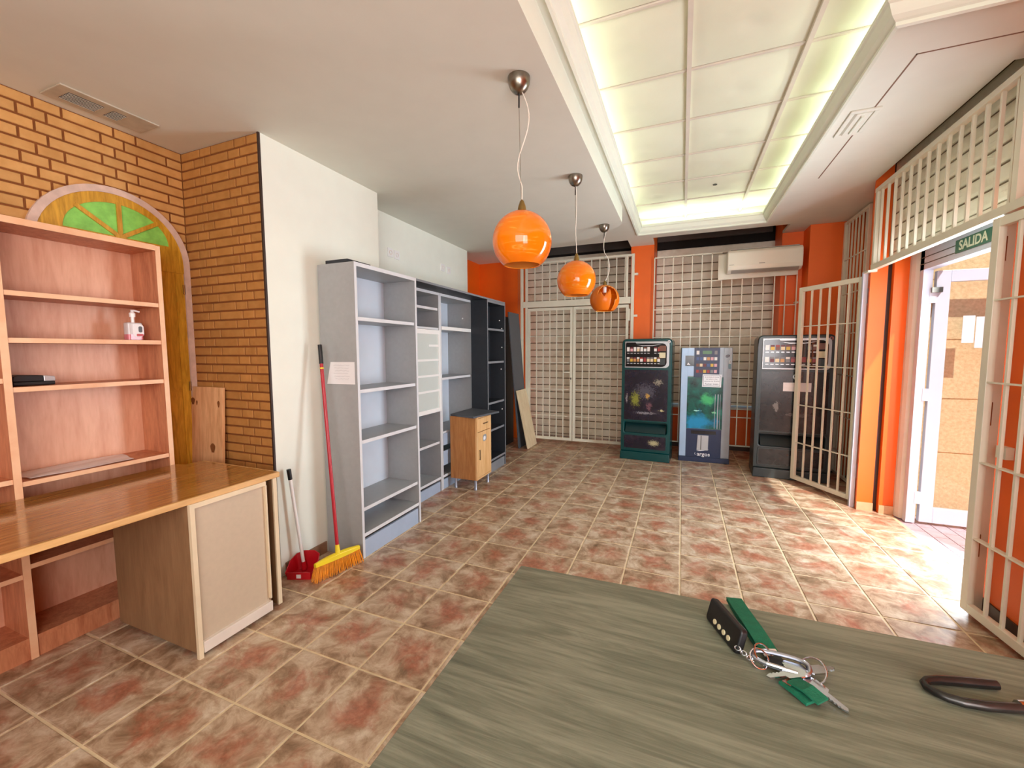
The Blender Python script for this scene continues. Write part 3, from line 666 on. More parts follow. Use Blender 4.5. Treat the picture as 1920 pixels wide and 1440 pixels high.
# ---------------------------------------------------------------- painted arch door on the brick wall
def arc(r, a0, a1, n): return [(ARC_Y+r*math.cos(a0+(a1-a0)*k/n), ARC_Z+r*math.sin(a0+(a1-a0)*k/n)) for k in range(n+1)]
def xprism(pts, x0, x1):
    return G().prismX(pts, x0, x1)
def band(r0, r1, zb, x0, x1, n=28):
    """arched band with straight legs down to zb"""
    o = [(ARC_Y+r1, zb)]+arc(r1, 0, PI, n)+[(ARC_Y-r1, zb)]; i_ = [(ARC_Y+r0, zb)]+arc(r0, 0, PI, n)+[(ARC_Y-r0, zb)]
    g = G(); k = len(o)
    for x in (x0, x1):
        g.v += [(x, y, z) for y, z in o]+[(x, y, z) for y, z in i_]
    for a in range(k-1):
        g.f += [[2*k+a, 2*k+a+1, 3*k+a+1, 3*k+a], [a+1, a, k+a, k+a+1], [a, a+1, 2*k+a+1, 2*k+a], [k+a+1, k+a, 3*k+a, 3*k+a+1]]; g.m += [0]*4
    return g
dr = struct('door_1', xprism([(ARC_Y+.345, .0)]+arc(.345, 0, PI, 24)+[(ARC_Y-.345, .0)], -3.036, -3.022), M['doorwood'])
obj('casing', band(.338, ARC_R, 0, -3.036, -3.012), M['stone'], dr)
FY, FZ, FA, FB = 1.432, 2.085, .245, .185          # flattened fanlight
def ell(k, a0, a1, n): return [(FY+FA*k*math.cos(a0+(a1-a0)*i/n), FZ+FB*k*math.sin(a0+(a1-a0)*i/n)) for i in range(n+1)]
oa = arc(.338, 0, PI, 28); ia = ell(1, 0, PI, 28); g = G()
for x in (-3.03, -3.016): g.v += [(x, y, z) for y, z in oa]+[(x, y, z) for y, z in ia]
for a in range(28):
    g.f += [[58+a, 59+a, 88+a, 87+a], [29+a, 30+a, 88+a, 87+a][::-1], [a, a+1, 59+a, 58+a]]; g.m += [0]*3
obj('arch_rail', g, M['doorwood'], dr)
obj('transom_rail', xprism([(ARC_Y+.338, 1.93), (ARC_Y+.338, ARC_Z), (FY+FA, FZ), (FY-FA, FZ), (ARC_Y-.338, ARC_Z), (ARC_Y-.338, 1.93)], -3.03, -3.016), M['doorwood'], dr)
for a0, a1 in ((0, 42), (42, 90), (90, 138), (138, 180)):
    p0 = math.radians(a0+1); p1 = math.radians(a1-1)
    obj('fanlight_pane', xprism([(FY+.01*math.cos((p0+p1)/2), FZ+.004)]+ell(1.0, p0, p1, 8), -3.027, -3.021), M['greenglass'], dr)
for a in (42, 90, 138):
    r = math.radians(a); e = (FA*math.cos(r), FB*math.sin(r)); L = math.hypot(*e); c, s_ = e[0]/L, e[1]/L
    obj('muntin', xprism([(FY+c*q-s_*w, FZ+s_*q+c*w) for q, w in ((.0, -.011), (L+.01, -.011), (L+.01, .011), (.0, .011))], -3.024, -3.013), M['doorwood'], dr)
obj('fan_hub', xprism([(FY-.03, FZ-.012), (FY+.03, FZ-.012), (FY+.022, FZ+.016), (FY-.022, FZ+.016)], -3.026, -3.012), M['doorwood'], dr)
obj('leaf_stile', G().box(-3.022, -3.016, 1.70, 1.744, 0, 1.925), M['doorwood'], dr)
for z in (1.83, 1.20): obj('hinge', G().tube([(-3.008, 1.742, z-.03), (-3.008, 1.742, z+.03)], .006, 8), M['brass'], dr, smooth=True)
# ---------------------------------------------------------------- cherry bookcase and counter on the left
t = thing('bookcase', 'brown cherry bookcase with open shelves standing behind the wooden counter', 'bookcase', (-2.885, .75, 0))
XF, XB, TOP = -2.76, -3.006, 2.022
CH = [M['cherry'], M['cherryedge']]
for y0, y1, nm in ((1.463, 1.487, 'side_panel'), (.848, .874, 'divider'), (.20, .224, 'side_panel')):
    obj(nm, G().box(XB, XF, y0, y1, 0, TOP, 0, 1), CH, t)
obj('top_panel', G().box(XB, XF+.004, .224, 1.463, TOP-.028, TOP+.002, 0, 1), CH, t)
obj('back_panel', G().box(XB-.004, XB+.004, .224, 1.463, .02, TOP-.02), M['cherryback'], t)
for z in (1.690, 1.480, 1.258, .825, .437):
    obj('shelf', G().box(XB+.004, XF-.004, .874, 1.463, z-.011, z+.011, 0, 1), CH, t)
for z in (1.60, 1.30, .845, .40):
    obj('shelf', G().box(XB+.004, XF-.004, .224, .848, z-.011, z+.011, 0, 1), CH, t)
for y0, y1 in ((.874, 1.463), (.224, .848)):
    obj('shelf', G().box(XB+.004, XF-.004, y0, y1, .085, .105, 0, 0), CH, t); obj('plinth', G().box(XF-.03, XF-.008, y0, y1, 0, .085), M['cherry'], t)
t = thing('soap_bottle', 'clear pump bottle of pink soap with a white label on the bookcase shelf', 'bottle', (-2.845, 1.375, 1.4915))
obj('body', G().poly(rrect(-.024, .024, -.036, .036, .012, 4), 0, .098), M['clearplastic'], t, world=False, bevel=.008, smooth=True)
obj('soap', G().poly(rrect(-.0245, .0245, -.0365, .0365, .012, 4), .003, .032), M['liquid'], t, world=False)
obj('label', G().prismX(rrect(-.014, .037, .018, .090, .018, 5), .0238, .0252), M['paper'], t, world=False)
obj('label_print', G().prismX(rrect(.012, .030, .044, .078, .008, 4), .0252, .0258), M['slate'], t, world=False); obj('label_stripe', G().prismX(rrect(.002, .034, .022, .036, .005, 4), .0252, .0258), M['redplastic'], t, world=False)
obj('neck', G().lathe([(0, .098), (.008, .098), (.008, .128), (.013, .128), (.014, .150), (.008, .155), (.006, .166), (0, .166)], 16), M['whitegloss'], t, world=False, smooth=True)
obj('pump_nozzle', G().tube([(0, -.006, .164), (0, .012, .165), (.0, .034, .160)], .005, 8), M['whitegloss'], t, world=False, smooth=True)
t = thing('black_box', 'small black plastic box with a grey end lying on the brown bookcase shelf', 'box', (-2.88, .975, 1.2705), -.12)
obj('base', G().box(-.045, .045, -.068, .068, 0, .018), M['black'], t, world=False, bevel=.004); obj('lid', G().prismX([(-.07, .018), (.03, .018), (.03, .046), (-.05, .050), (-.066, .044)], -.046, .046), M['black'], t, world=False, bevel=.004)
obj('end_cap', G().prismX([(.03, .018), (.070, .018), (.068, .040), (.03, .046)], -.045, .045), M['silver'], t, world=False, bevel=.003)
def sheet(name, label, pts, z, mat, th=.0012, cat='paper', wav=.0):
    c = sum((Vector((x, y, 0)) for x, y in pts), Vector())/len(pts)
    t = thing(name, label, cat, (c.x, c.y, z))
    n = 8; g = G(); a, b_, c_, d_ = [Vector((x, y, 0))-c for x, y in pts]
    for k in range(n+1):
        u = k/n; p = a.lerp(b_, u); q = d_.lerp(c_, u)
        for w in range(n+1):
            e = p.lerp(q, w/n); zz_ = abs(math.sin(u*5+w/n*3))*wav
            g.v.append((e.x, e.y, th+zz_))
    for k in range(n):
        for w in range(n):
            i = k*(n+1)+w; g.f.append([i, i+n+1, i+n+2, i+1]); g.m.append(0)
    o = obj('page', g, mat, t, world=False); s = o.modifiers.new('thick', 'SOLIDIFY'); s.thickness = .0008
    return t
t = sheet('paper_sheet', 'wide grey printed sheet lying flat on the lowest bookcase shelf above the counter', [(-2.99, .91), (-2.79, .91), (-2.775, 1.30), (-2.985, 1.345)], .8365, M['greypaper'], wav=.005)
# counter
t = thing('counter_desk', 'long wooden counter with a glossy oak top and beige end cabinet', 'counter', (-2.4, .9, 0))
obj('counter_top', G().poly([(-2.755, -.5), (-2.052, -.5), (-2.052, 1.600), (-2.69, 1.595), (-2.70, 1.50), (-2.755, 1.50)], .738, .764), M['counter'], t, bevel=.002)
obj('edge_strip', G().box(-2.052, -2.040, -.5, 1.605, .736, .7645), M['counteredge'], t, bevel=.004); obj('edge_strip', G().box(-2.69, -2.052, 1.600, 1.606, .738, .764), M['counteredge'], t)
obj('cabinet_side', G().box(-2.67, -2.0485, 1.14, 1.16, 0.03, .738), M['cabside'], t); obj('cabinet_side', G().box(-2.67, -2.05, 1.505, 1.523, .03, .738), M['cabside'], t)
obj('cabinet_back', G().box(-2.67, -2.65, 1.16, 1.505, .03, .738), M['cabside'], t)
obj('end_panel', G().box(-2.068, -2.046, 1.155, 1.510, .03, .730), M['beige'], t, bevel=.002)
obj('panel_lipping', G().box(-2.048, -2.030, 1.14, 1.160, 0, .738).box(-2.06, -2.030, 1.16, 1.512, .716, .738).box(-2.06, -2.030, 1.507, 1.515, .09, .716), M['beigeedge'], t)
obj('kick_strip', G().box(-2.05, -2.026, 1.162, 1.515, .022, .075), M['pvc'], t, bevel=.002)
obj('cabinet_foot', G().box(-2.6, -2.06, 1.17, 1.50, 0, .03), M['black'], t)
obj('end_board', G().box(-2.62, -2.062, 1.572, 1.590, .012, .738), M['cabside'], t); obj('board_edge', G().box(-2.062, -2.052, 1.570, 1.592, .012, .738), M['beigeedge'], t)
t = thing('pine_plank', 'knotty pine plank leaning upright against the brick side wall behind the counter', 'plank', (-2.87, 1.70, 0))
g = G().box(-.155, .155, -.010, .010, 0, 1.198); g.xf(Matrix.Translation((0, 0, 0)) @ Matrix.Rotation(math.radians(-3.2), 4, 'X'))
pk = obj('board', g, M['pine'], t, world=False, bevel=.002)
for x, z, sx, sz in ((-.135, 1.10, .018, .024), (-.095, 1.09, .006, .016), (.122, 1.09, .010, .022), (.065, .80, .022, .034)):
    y = -.0105+z*math.tan(math.radians(3.2)); g = G(); pts = [(x+sx*math.cos(a)*(1+.2*math.sin(3*a)), z+sz*math.sin(a)) for a in [2*PI*k/14 for k in range(14)]]
    g.prismY(pts, y-.001, y+.002); obj('knot', g, M['mortar'], t, world=False)

# ---------------------------------------------------------------- grey shelving along the left wall
GR = [M['grey'], M['edge']]
def case(label, xb, xf, y0, y1, top, shelves, mats=GR, back=None, th=.022, kick=.125, group='tall grey shelving units along the left wall', plinth=None, full=True):
    t = thing('shelving_unit', label, 'shelving unit', ((xb+xf)/2, (y0+y1)/2, 0), 0, None)
    obj('side_panel', G().box(xb, xf, y0, y0+th, 0, top, 0, 1), mats, t); obj('side_panel', G().box(xb, xf, y1-th, y1, 0, top, 0, 1), mats, t)
    obj('back_panel', G().box(xb, xb+.006, y0+th, y1-th, .03, top-.02), back or M['greyback'], t)
    obj('top_panel', G().box(xb+.006, xf, y0+th, y1-th, top-.026, top, 0, 1), mats, t)
    obj('bottom_panel', G().box(xb+.006, xf-.003, y0+th, y1-th, kick+.022, kick+.047, 0, 1), mats, t)
    obj('plinth', G().box(xf-.022, xf-.004, y0+th, y1-th-.012, .0, kick), plinth or M['bluegrey'], t)
    for z in shelves: obj('shelf', G().box(xb+.006, xf-.012, y0+th+.002, y1-th-.002, z-.024, z, 0, 1), mats, t)
    return t
c1 = case('nearest grey shelving unit with five open bays, broom leaning on its side', -2.304, -1.99, 2.170, 2.858, 2.010, (1.655, 1.167, .819, .349))
c2 = case('grey shelving unit with a small white frosted door, second from the broom', -2.565, -2.24, 2.925, 3.606, 2.0, (1.848, .515), kick=.10)
obj('shelf', G().box(-2.55, -2.243, 2.95, 3.58, 1.634, 1.654, 0, 1), GR, c2); obj('shelf', G().box(-2.55, -2.243, 2.95, 3.58, .82, .845, 0, 1), GR, c2)
c3 = case('grey shelving unit third from the broom, behind the small oak cabinet', -2.565, -2.242, 3.612, 4.312, 2.0, (1.665, 1.155, .60, .34), kick=.10)
obj('shelf_lip', G().box(-2.256, -2.240, 3.64, 4.28, 1.640, 1.675), M['whitegloss'], c3)
obj('drawer_front', G().box(-2.252, -2.240, 3.636, 4.288, .46, .58), M['bluegrey'], c3); obj('drawer_front', G().box(-2.252, -2.240, 3.636, 4.288, .25, .40), M['bluegrey'], c3)
obj('screw_cap', G().lathe([(0, 0), (.009, 0), (.007, .005), (0, .006)], 12).xf(Matrix.Translation((-2.36, 4.2895, 1.80)) @ Matrix.Rotation(PI/2, 4, 'X')), M['whitegloss'], c3)
dd = obj('glass_door', G().box(-2.237, -2.231, 2.955, 3.55, .86, 1.60), M['frost'], c2)
obj('door_frame', G().box(-2.238, -2.222, 2.945, 3.580, 1.588, 1.630).box(-2.238, -2.222, 3.548, 3.580, .866, 1.588).box(-2.238, -2.222, 2.945, 3.580, .828, .866).box(-2.238, -2.222, 2.945, 2.968, .866, 1.588), M['whitegloss'], dd)
for z, y0 in ((1.479, 3.375), (1.340, 2.97), (1.190, 2.97), (1.040, 2.97)): obj('door_bar', G().box(-2.231, -2.222, y0, 3.545, z-.010, z+.010), M['whitegloss'], dd)
CHM = [M['charcoal'], M['cedge']]
c4 = case('dark anthracite shelving unit at the far end with metal hooks inside', -2.236, -2.03, 4.262, 4.775, 2.0, (1.686, 1.305, .828, .508), CHM, M['charcoal'], .018, .11, plinth=M['cedge'])
for z, x in ((1.80, -2.10), (1.70, -2.07), (1.47, -2.07), (1.20, -2.08), (.70, -2.07)): obj('screw_cap', G().lathe([(0, 0), (.008, 0), (.006, .005), (0, .006)], 10).xf(Matrix.Translation((x, 4.757, z)) @ Matrix.Rotation(PI/2, 4, 'X')), M['whitegloss'], c4)
tag(obj('top_board', G().box(-2.57, -2.032, 2.862, 4.775, 2.002, 2.020, 0, 1), [M['charcoal'], M['cedge']]), 'long dark board laid across the tops of the recessed shelving units', 'board')
tag(obj('loose_shelf', G().box(-2.24, -2.05, 2.178, 2.40, 2.0115, 2.034), M['charcoal'], bevel=.002), 'short dark loose shelf lying on top of the nearest grey shelving unit', 'board')
# note taped to the side
t = thing('note_paper', 'white handwritten paper taped to the side of the nearest grey unit', 'paper', (-2.12, 2.1695, 1.28))
obj('page', G().add([(-.132, -.004, -.076), (.112, -.003, -.074), (.110, -.001, .075), (-.098, -.001, .074)], [(0, 1, 2, 3)]), M['paper'], t, world=False).modifiers.new('thick', 'SOLIDIFY').thickness = .0008
for k in range(6):
    g = G(); x = -.07+.006*(k % 3); zz_ = .052-.018*k; pts = []
    while x < .075-.012*(k % 2): pts.append((x, -.0045-.0004, zz_+random.uniform(-.003, .003))); x += .007
    obj('scribble', g.tube(pts, .0006, 4), M['ink'], t, world=False)
# sockets
def socket(y, z, label):
    t = thing('wall_socket', label, 'socket', (-2.578, y, z), 0, None)
    obj('plate', G().prismX(rrect(-.04, .04, -.04, .04, .006, 3), 0, .009), M['whitegloss'], t, world=False)
    obj('insert', G().lathe([(.021, 0), (.021, .003), (.017, .003), (.017, -.004), (0, -.004)], 18).xf(Matrix.Translation((.0095, 0, 0)) @ Matrix.Rotation(PI/2, 4, 'Y')), M['pvc'], t, world=False)
    for s in (-.008, .008): obj('pin_hole', G().box(.0055, .0068, s-.003, s+.003, -.003, .003), M['black'], t, world=False)
    return t
socket(3.29, 2.355, 'left socket of the nearer pair high on the white wall'); socket(3.385, 2.350, 'right socket of the nearer pair high on the white wall')
socket(4.22, 2.382, 'left socket of the farther pair near the orange corner'); socket(4.355, 2.372, 'right socket of the farther pair near the orange corner')

# ---------------------------------------------------------------- small oak cabinet
t = thing('small_cabinet', 'small oak cabinet on metal legs with a drawer, a door and a slate top', 'cabinet', (-2.05, 3.88, 0))
X0, X1, Y0, Y1, ZB, ZT = -2.205, -1.895, 3.715, 4.055, .105, .755
obj('carcass', G().box(X0, X1-.02, Y0, Y0+.018, ZB, ZT).box(X0, X1-.02, Y1-.018, Y1, ZB, ZT).box(X0+.01, X1-.0205, Y0+.018, Y1-.018, ZB+.001, ZB+.018).box(X0+.001, X0+.01, Y0+.018, Y1-.018, ZB+.001, ZT-.001).box(X0+.01, X1-.0205, Y0+.018, Y1-.018, ZT-.018, ZT-.001), M['oak'], t)
obj('front_frame', G().box(X1-.02, X1-.002, Y0+.0005, Y0+.022, ZB, ZT).box(X1-.02, X1-.002, Y1-.018, Y1-.0005, ZB, ZT).box(X1-.02, X1-.003, Y0+.022, Y1-.018, ZB+.0005, ZB+.018).box(X1-.02, X1-.003, Y0+.022, Y1-.018, ZT-.014, ZT-.0005), M['oaklight'], t)
dw = obj('drawer', G().box(X1-.0195, X1, Y0+.026, Y1-.022, .600, ZT-.018), M['oaklight'], t, bevel=.002)
obj('handle', G().box(X1+.006, X1+.012, 3.85, 3.95, .672, .680).box(X1-.001, X1+.008, 3.852, 3.858, .673, .679).box(X1-.001, X1+.008, 3.942, 3.948, .673, .679), M['steel'], dw)
dw = obj('door', G().box(X1-.0195, X1, Y0+.026, Y1-.022, ZB+.022, .594), M['oaklight'], t, bevel=.002)
obj('handle', G().box(X1+.006, X1+.012, 3.762, 3.770, .31, .415).box(X1-.001, X1+.008, 3.763, 3.769, .315, .321).box(X1-.001, X1+.008, 3.763, 3.769, .404, .410), M['steel'], dw)
obj('sticker', G().prismX(rrect(3.845, 3.935, .485, .555, .03, 5), X1+.0002, X1+.0015), M['silver'], dw); obj('sticker_centre', G().prismX(rrect(3.86, 3.91, .497, .537, .018, 5), X1+.0015, X1+.0022), M['paper'], dw)
for x in (X0+.05, X1-.03):
    for y in (Y0+.02, Y1-.03): obj('leg', G().lathe([(0, 0), (.016, 0), (.016, .006), (.0145, .010), (.0145, ZB), (0, ZB)], 16, (x, y, 0)), M['alum'], t, smooth=True)
g = G().poly([(-2.212, 3.735), (-1.900, 3.652), (-1.822, 4.105), (-2.212, 4.22)], ZT+.0005, ZT+.020)
obj('loose_top', g, M['slate'], t, bevel=.002)

# ---------------------------------------------------------------- leaning boards at the far end
def lean(name, label, y0, y1, xb, xt, ztop, th, mat, cat='board'):
    a = math.atan2(xb-xt, ztop); t = thing(name, label, cat, (xb, (y0+y1)/2, 0))
    L = math.hypot(xb-xt, ztop); w = (y1-y0)/2
    g = G().box(-th, 0, -w, w, 0, L); g.xf(Matrix.Rotation(-a, 4, 'Y'))
    mz = min(p[2] for p in g.v); g.v = [(x, y, z-mz) for x, y, z in g.v]
    obj('panel', g, mat, t, world=False, bevel=.002); return t
tag(obj('dark_panel', G().box(-2.445, -2.425, 4.86, 6.02, 0, 1.93), M['charcoal']), 'tall black panel standing upright behind the leaning boards', 'board')
lean('leaning_board', 'tall slate grey board leaning in the corner beyond the dark shelving', 5.60, 6.0, -2.165, -2.325, 1.985, .018, M['slate'])
lean('leaning_board', 'short pale ash board leaning in front of the tall grey board', 5.605, 5.995, -2.028, -2.205, .845, .018, M['ash'])

# ---------------------------------------------------------------- broom and dustpan
def broom():
    t = thing('broom', 'red handled broom with a yellow head and orange bristles leaning by the grey unit', 'broom', (-2.065, 1.99, 0))
    A = Vector((-2.056, 1.862, 0)); B = Vector((-1.998, 2.102, 0)); u = (B-A).normalized(); n = Vector((u.y, -u.x, 0)); c = (A+B)/2
    L = .155
    def P(a, w, z): return c+u*a+n*w+Vector((0, 0, z))
    g = G(); K = 10
    for k in range(K+1):
        a = -L+2*L*k/K; e = 1-.35*(abs(a)/L)**2; zt = .118+.014*(1-(a/L)**2); zb = .095
        for w, z in ((-.022*e, zb), (.022*e, zb), (.020*e, zt-.006), (.008*e, zt), (-.008*e, zt), (-.020*e, zt-.006)): g.v.append(tuple(P(a, w, z)))
    for k in range(K):
        for j in range(6): g.f.append([k*6+j, k*6+(j+1) % 6, (k+1)*6+(j+1) % 6, (k+1)*6+j]); g.m.append(0)
    g.f += [list(range(6))[::-1], [K*6+j for j in range(6)]]; g.m += [0, 0]
    obj('head', g, M['yellow'], t, bevel=.002)
    top = Vector((-2.225, 2.09, 1.458)); base = P(0, 0, .13)
    ax = (top-base).normalized()
    obj('socket', G().tube([base-ax*.01, base+ax*.05], [.017, .0135], 12), M['yellow'], t, smooth=True)
    obj('handle', G().tube([base+ax*.03, top], .0115, 12), M['red'], t, smooth=True)
    obj('grip', G().tube([top-ax*.115, top+ax*.012], .0135, 12), M['black'], t, smooth=True)
    obj('clip', G().tube([top-ax*.150, top-ax*.140], .0125, 10), M['yellow'], t, smooth=True)
    g = G()
    for row in range(4):
        for k in range(44):
            a = -L*.95+1.9*L*k/43; w = -.017+.0115*row; p0 = P(a, w, .097)
            sp = Vector((random.uniform(-.003, .003), random.uniform(-.003, .003), 0)); p1 = P(a*1.16, w*1.6, .001+random.uniform(0, .006))+sp
            m_ = (p0+p1)/2; g.tube([p0, m_, p1], [.0026, .0030, .0018], 4, 0)
    obj('bristles', g, M['bristle'], t, kind='stuff')
broom()
def dustpan():
    t = thing('dustpan', 'red long handled dustpan with a white stick beside the broom', 'dustpan', (-2.214, 1.885, 0), .40)
    g = G()
    # open scoop: rounded back wall, low lip at the front (-Y local)
    prof = [(-.105, -.09), (-.115, .0), (-.095, .062), (-.045, .085), (.045, .085), (.095, .062), (.115, .0), (.105, -.09)]
    hs = [.045, .085, .105, .118, .118, .105, .085, .045]; n = 8
    prof = [(x*.80, y*.88) for x, y in prof]
    for (x, y), hh in zip(prof, hs): g.v += [(x*.86, y*.86, 0), (x, y, hh), (x*.95, y*.95, hh), (x*.82, y*.82, .006)]
    for k in range(n-1):
        for j in range(3): g.f.append([k*4+j, (k+1)*4+j, (k+1)*4+j+1, k*4+j+1]); g.m.append(0)
    g.f.append([k*4 for k in range(n)]); g.f.append([k*4+3 for k in range(n)][::-1]); g.m += [0, 0]
    g.f += [[0, 3, (n-1)*4+3, (n-1)*4], [0, 1, 2, 3], [(n-1)*4+j for j in (3, 2, 1, 0)]]; g.m += [0, 0, 0]
    obj('pan', g, M['redplastic'], t, world=False, smooth=True)
    obj('front_lip', G().box(-.073, .073, -.078, -.069, 0, .046), M['redplastic'], t, world=False, bevel=.002)
    obj('price_sticker', G().box(-.014, .014, -.0795, -.078, .010, .034), M['paper'], t, world=False)
    R = Matrix.Rotation(-.40, 3, 'Z'); top = R @ (Vector((-2.270, 1.850, .675))-Vector((-2.214, 1.885, 0))); base = Vector((-.02, .03, .055)); ax = (top-base).normalized()
    obj('handle_socket', G().tube([base-ax*.045, base+ax*.01], [.017, .013], 10), M['redplastic'], t, world=False, smooth=True)
    obj('handle', G().tube([base, top], .0105, 12), M['whitegloss'], t, world=False, smooth=True)
    obj('grip', G().tube([top-ax*.055, top+ax*.012], [.0125, .0135], 12), M['black'], t, world=False, smooth=True)
dustpan()

# ---------------------------------------------------------------- vending machines
def front_thing(name, label, cat, a, b, group=None):
    a = Vector((a[0], a[1], 0)); b = Vector((b[0], b[1], 0)); return thing(name, label, cat, a, math.atan2(b.y-a.y, b.x-a.x), group), (b-a).length
def face(t, name, pts, d0, d1, m, **kw): return obj(name, G().prismY(pts, d0, d1), m, t, world=False, **kw)
def rect(x0, x1, z0, z1): return [(x0, z0), (x1, z0), (x1, z1), (x0, z1)]
def cig_machine(label, a, b, H, depth, body, recess, pic, pic2, rng, lit):
    t, Wd = front_thing('cigarette_machine', label, 'vending machine', a, b)
    U = lambda u: u*Wd
    V = lambda v: H*(1-v)
    cab = face(t, 'cabinet', rrect(0, Wd, .10, H, .055, 6, (0, 0, 1, 1)), 0, depth, body, smooth=True)
    cut(cab, G().prismY(rrect(U(.07), U(.93), V(.775), V(.685), .02, 4), -.05, .085))
    cab.data.shade_smooth(); cab.data.set_sharp_from_angle(angle=math.radians(35))
    bv = cab.modifiers.new('bevel', 'BEVEL'); bv.width = .012; bv.segments = 3; bv.limit_method = 'ANGLE'; bv.angle_limit = math.radians(50)
    face(t, 'base', [(-.004, 0), (Wd+.004, 0), (Wd, .105), (0, .105)], -.028, depth, body, bevel=.008)
    obj('chute', G().prismX([(-.006, V(.775)+.004), (.075, V(.775)+.004), (.075, V(.70))], U(.09), U(.91)), recess, t, world=False)
    z0, z1 = V(.235), V(.022); x0, x1 = U(.065), U(.945)
    face(t, 'display_frame', rrect(x0, x1, z0, z1, .045, 6, (0, 1, 1, 0)), -.012, .002, M['silver'], bevel=.003)
    face(t, 'display_panel', rrect(x0+.009, x1-.028, z0+.012, z1-.026, .06, 6, (0, 1, 1, 0)), -.015, 0, M['blackgloss'])
    face(t, 'display_header', [(x0+.014, z1-.03), (x0+.014, z1-.012), (U(.28), z1-.012), (U(.30), z1-.03)], -.0155, 0, M['blackgloss'])
    face(t, 'silver_swoosh', [(U(.30), z1-.040), (U(.42), z1-.050), (U(.62), z1-.050), (U(.80), z1-.034), (U(.62), z1-.060), (U(.42), z1-.060)], -.0165, -.012, M['silver'])
    pw = U(.68)/10
    for r, zc in enumerate((V(.085), V(.168))):
        for k in range(10):
            x = x0+.026+pw*k
            if r == 0 and k == 7: continue
            m_ = PACKS[rng.choice((0, 0, 0, 1, 5, 2, 4) if (r == 0 and lit) else (1, 2, 3, 4, 5, 9, 0, 7, 8))]
            p = obj('cigarette_pack', G().box(x, x+pw*.78, -.019, -.014, zc-.028, zc+.028), m_, t, world=False)
            obj('pack_lid', G().box(x, x+pw*.78, -.0195, -.0142, zc+.008, zc+.028), PACKS[rng.choice((2, 4, 8, 9, 0))], p, world=False)
            obj('price_tag', G().box(x+.003, x+pw*.78-.003, -.018, -.014, zc-.056, zc-.046), M['silver'], t, world=False)
    face(t, 'screen', rect(U(.755), U(.875), V(.155), V(.112)), -.019, -.014, M['creamscreen']); face(t, 'coin_panel', rect(U(.755), U(.885), V(.10), V(.058)), -.019, -.014, PACKS[9]); face(t, 'button_panel', rect(U(.755), U(.87), V(.21), V(.162)), -.018, -.014, M['anth'])
    face(t, 'picture_frame', rrect(U(.045), U(.955), V(.675), V(.245), .02, 4), -.004, .002, body); face(t, 'picture', rrect(U(.065), U(.935), V(.668), V(.252), .014, 4), -.006, 0, pic)
    face(t, 'lower_frame', rrect(U(.05), U(.95), V(.915), V(.788), .022, 4), -.006, .002, body, bevel=.003); face(t, 'lower_panel', rrect(U(.075), U(.92), V(.905), V(.797), .016, 4), -.008, 0, pic2)
    face(t, 'badge', [(U(.84)+.022*math.cos(q), V(.945)+.014*math.sin(q)) for q in [2*PI*k/16 for k in range(16)]], -.008, 0, M['silver'])
    face(t, 'lock', [(U(.935)+.019*math.cos(q), H-.042+.019*math.sin(q)) for q in [2*PI*k/18 for k in range(18)]], -.008, .004, M['chrome']); face(t, 'lock_slot', rect(U(.935)-.004, U(.935)+.004, H-.054, H-.030), -.0085, -.007, M['black'])
    return t, Wd, U, V
rng = random.Random(3)
cig_machine('teal green cigarette vending machine with a dark jungle picture, left of the slim blue machine', (-.725, 5.612), (-.112, 5.572), 1.575, .36, M['teal'], M['tealdark'], M['jungle'], M['jungle'], rng, True)
t, Wd, U, V = cig_machine('dark grey-green cigarette vending machine standing behind the open barred gate leaf', (.780, 5.345), (1.488, 5.312), 1.588, .40, M['anth'], M['anthdark'], M['darkpic'], M['darkpic'], rng, False)
face(t, 'round_emblem', [(U(.52)+.028*math.cos(q), V(.285)+.030*math.sin(q)) for q in [2*PI*k/20 for k in range(20)]], -.008, 0, M['silver']); face(t, 'emblem_centre', [(U(.52)+.018*math.cos(q), V(.285)+.012*math.sin(q)+.004) for q in [2*PI*k/16 for k in range(16)]], -.009, 0, M['anthdark'])
face(t, 'paper_strip', rect(U(.36), U(.72), V(.385), V(.325)), -.008, 0, M['greypaper'])
# slim blue machine
t, Wd = front_thing('cigarette_machine', 'slim blue and grey cigarette machine with a turquoise picture and white notice', 'vending machine', (-.005, 5.755), (.580, 5.778)); H = 1.458
U = lambda u: u*Wd
V = lambda v: H*(1-v)
face(t, 'cabinet', rect(0, Wd, .06, H), .006, .205, M['greyface'], bevel=.004)
face(t, 'left_panel', rect(.004, U(.14), .065, H-.003), 0, .01, M['blueface'], bevel=.003); face(t, 'left_upper_panel', rect(U(.14), U(.262), V(.245), H-.003), 0, .01, M['blueface']); face(t, 'right_panel', rect(U(.835), Wd-.004, .065, H-.003), 0, .01, M['greyface'], bevel=.003); face(t, 'right_upper_panel', rect(U(.755), U(.835), V(.245), H-.003), 0, .01, M['greyface'])
face(t, 'base', rect(-.002, Wd+.002, 0, .062), -.012, .205, M['navy'], bevel=.004)
kp = face(t, 'keypad', rect(U(.262), U(.755), V(.255), H-.002), -.010, .012, M['navy'], bevel=.003)
cols = [U(.30)+(U(.42)/6)*k for k in range(6)]
for zc, ids in ((V(.095), (6, 6, 0, 3, 5, 0)), (V(.150), (9, 1, 4, 6, 7, 5)), (V(.203), (2, 4, 7, 2, 8, 5))):
    for x, i in zip(cols, ids): obj('product_button', G().box(x, x+U(.055), -.013, -.009, zc-.019, zc+.019), PACKS[i], t, world=False)
for x in (cols[0], cols[5]): obj('product_button', G().box(x, x+U(.055), -.013, -.009, V(.058), V(.026)), PACKS[0 if x == cols[0] else 8], t, world=False)
face(t, 'display', rrect(U(.42), U(.60), V(.055), V(.026), .010, 3), -.013, -.009, M['lcd'])
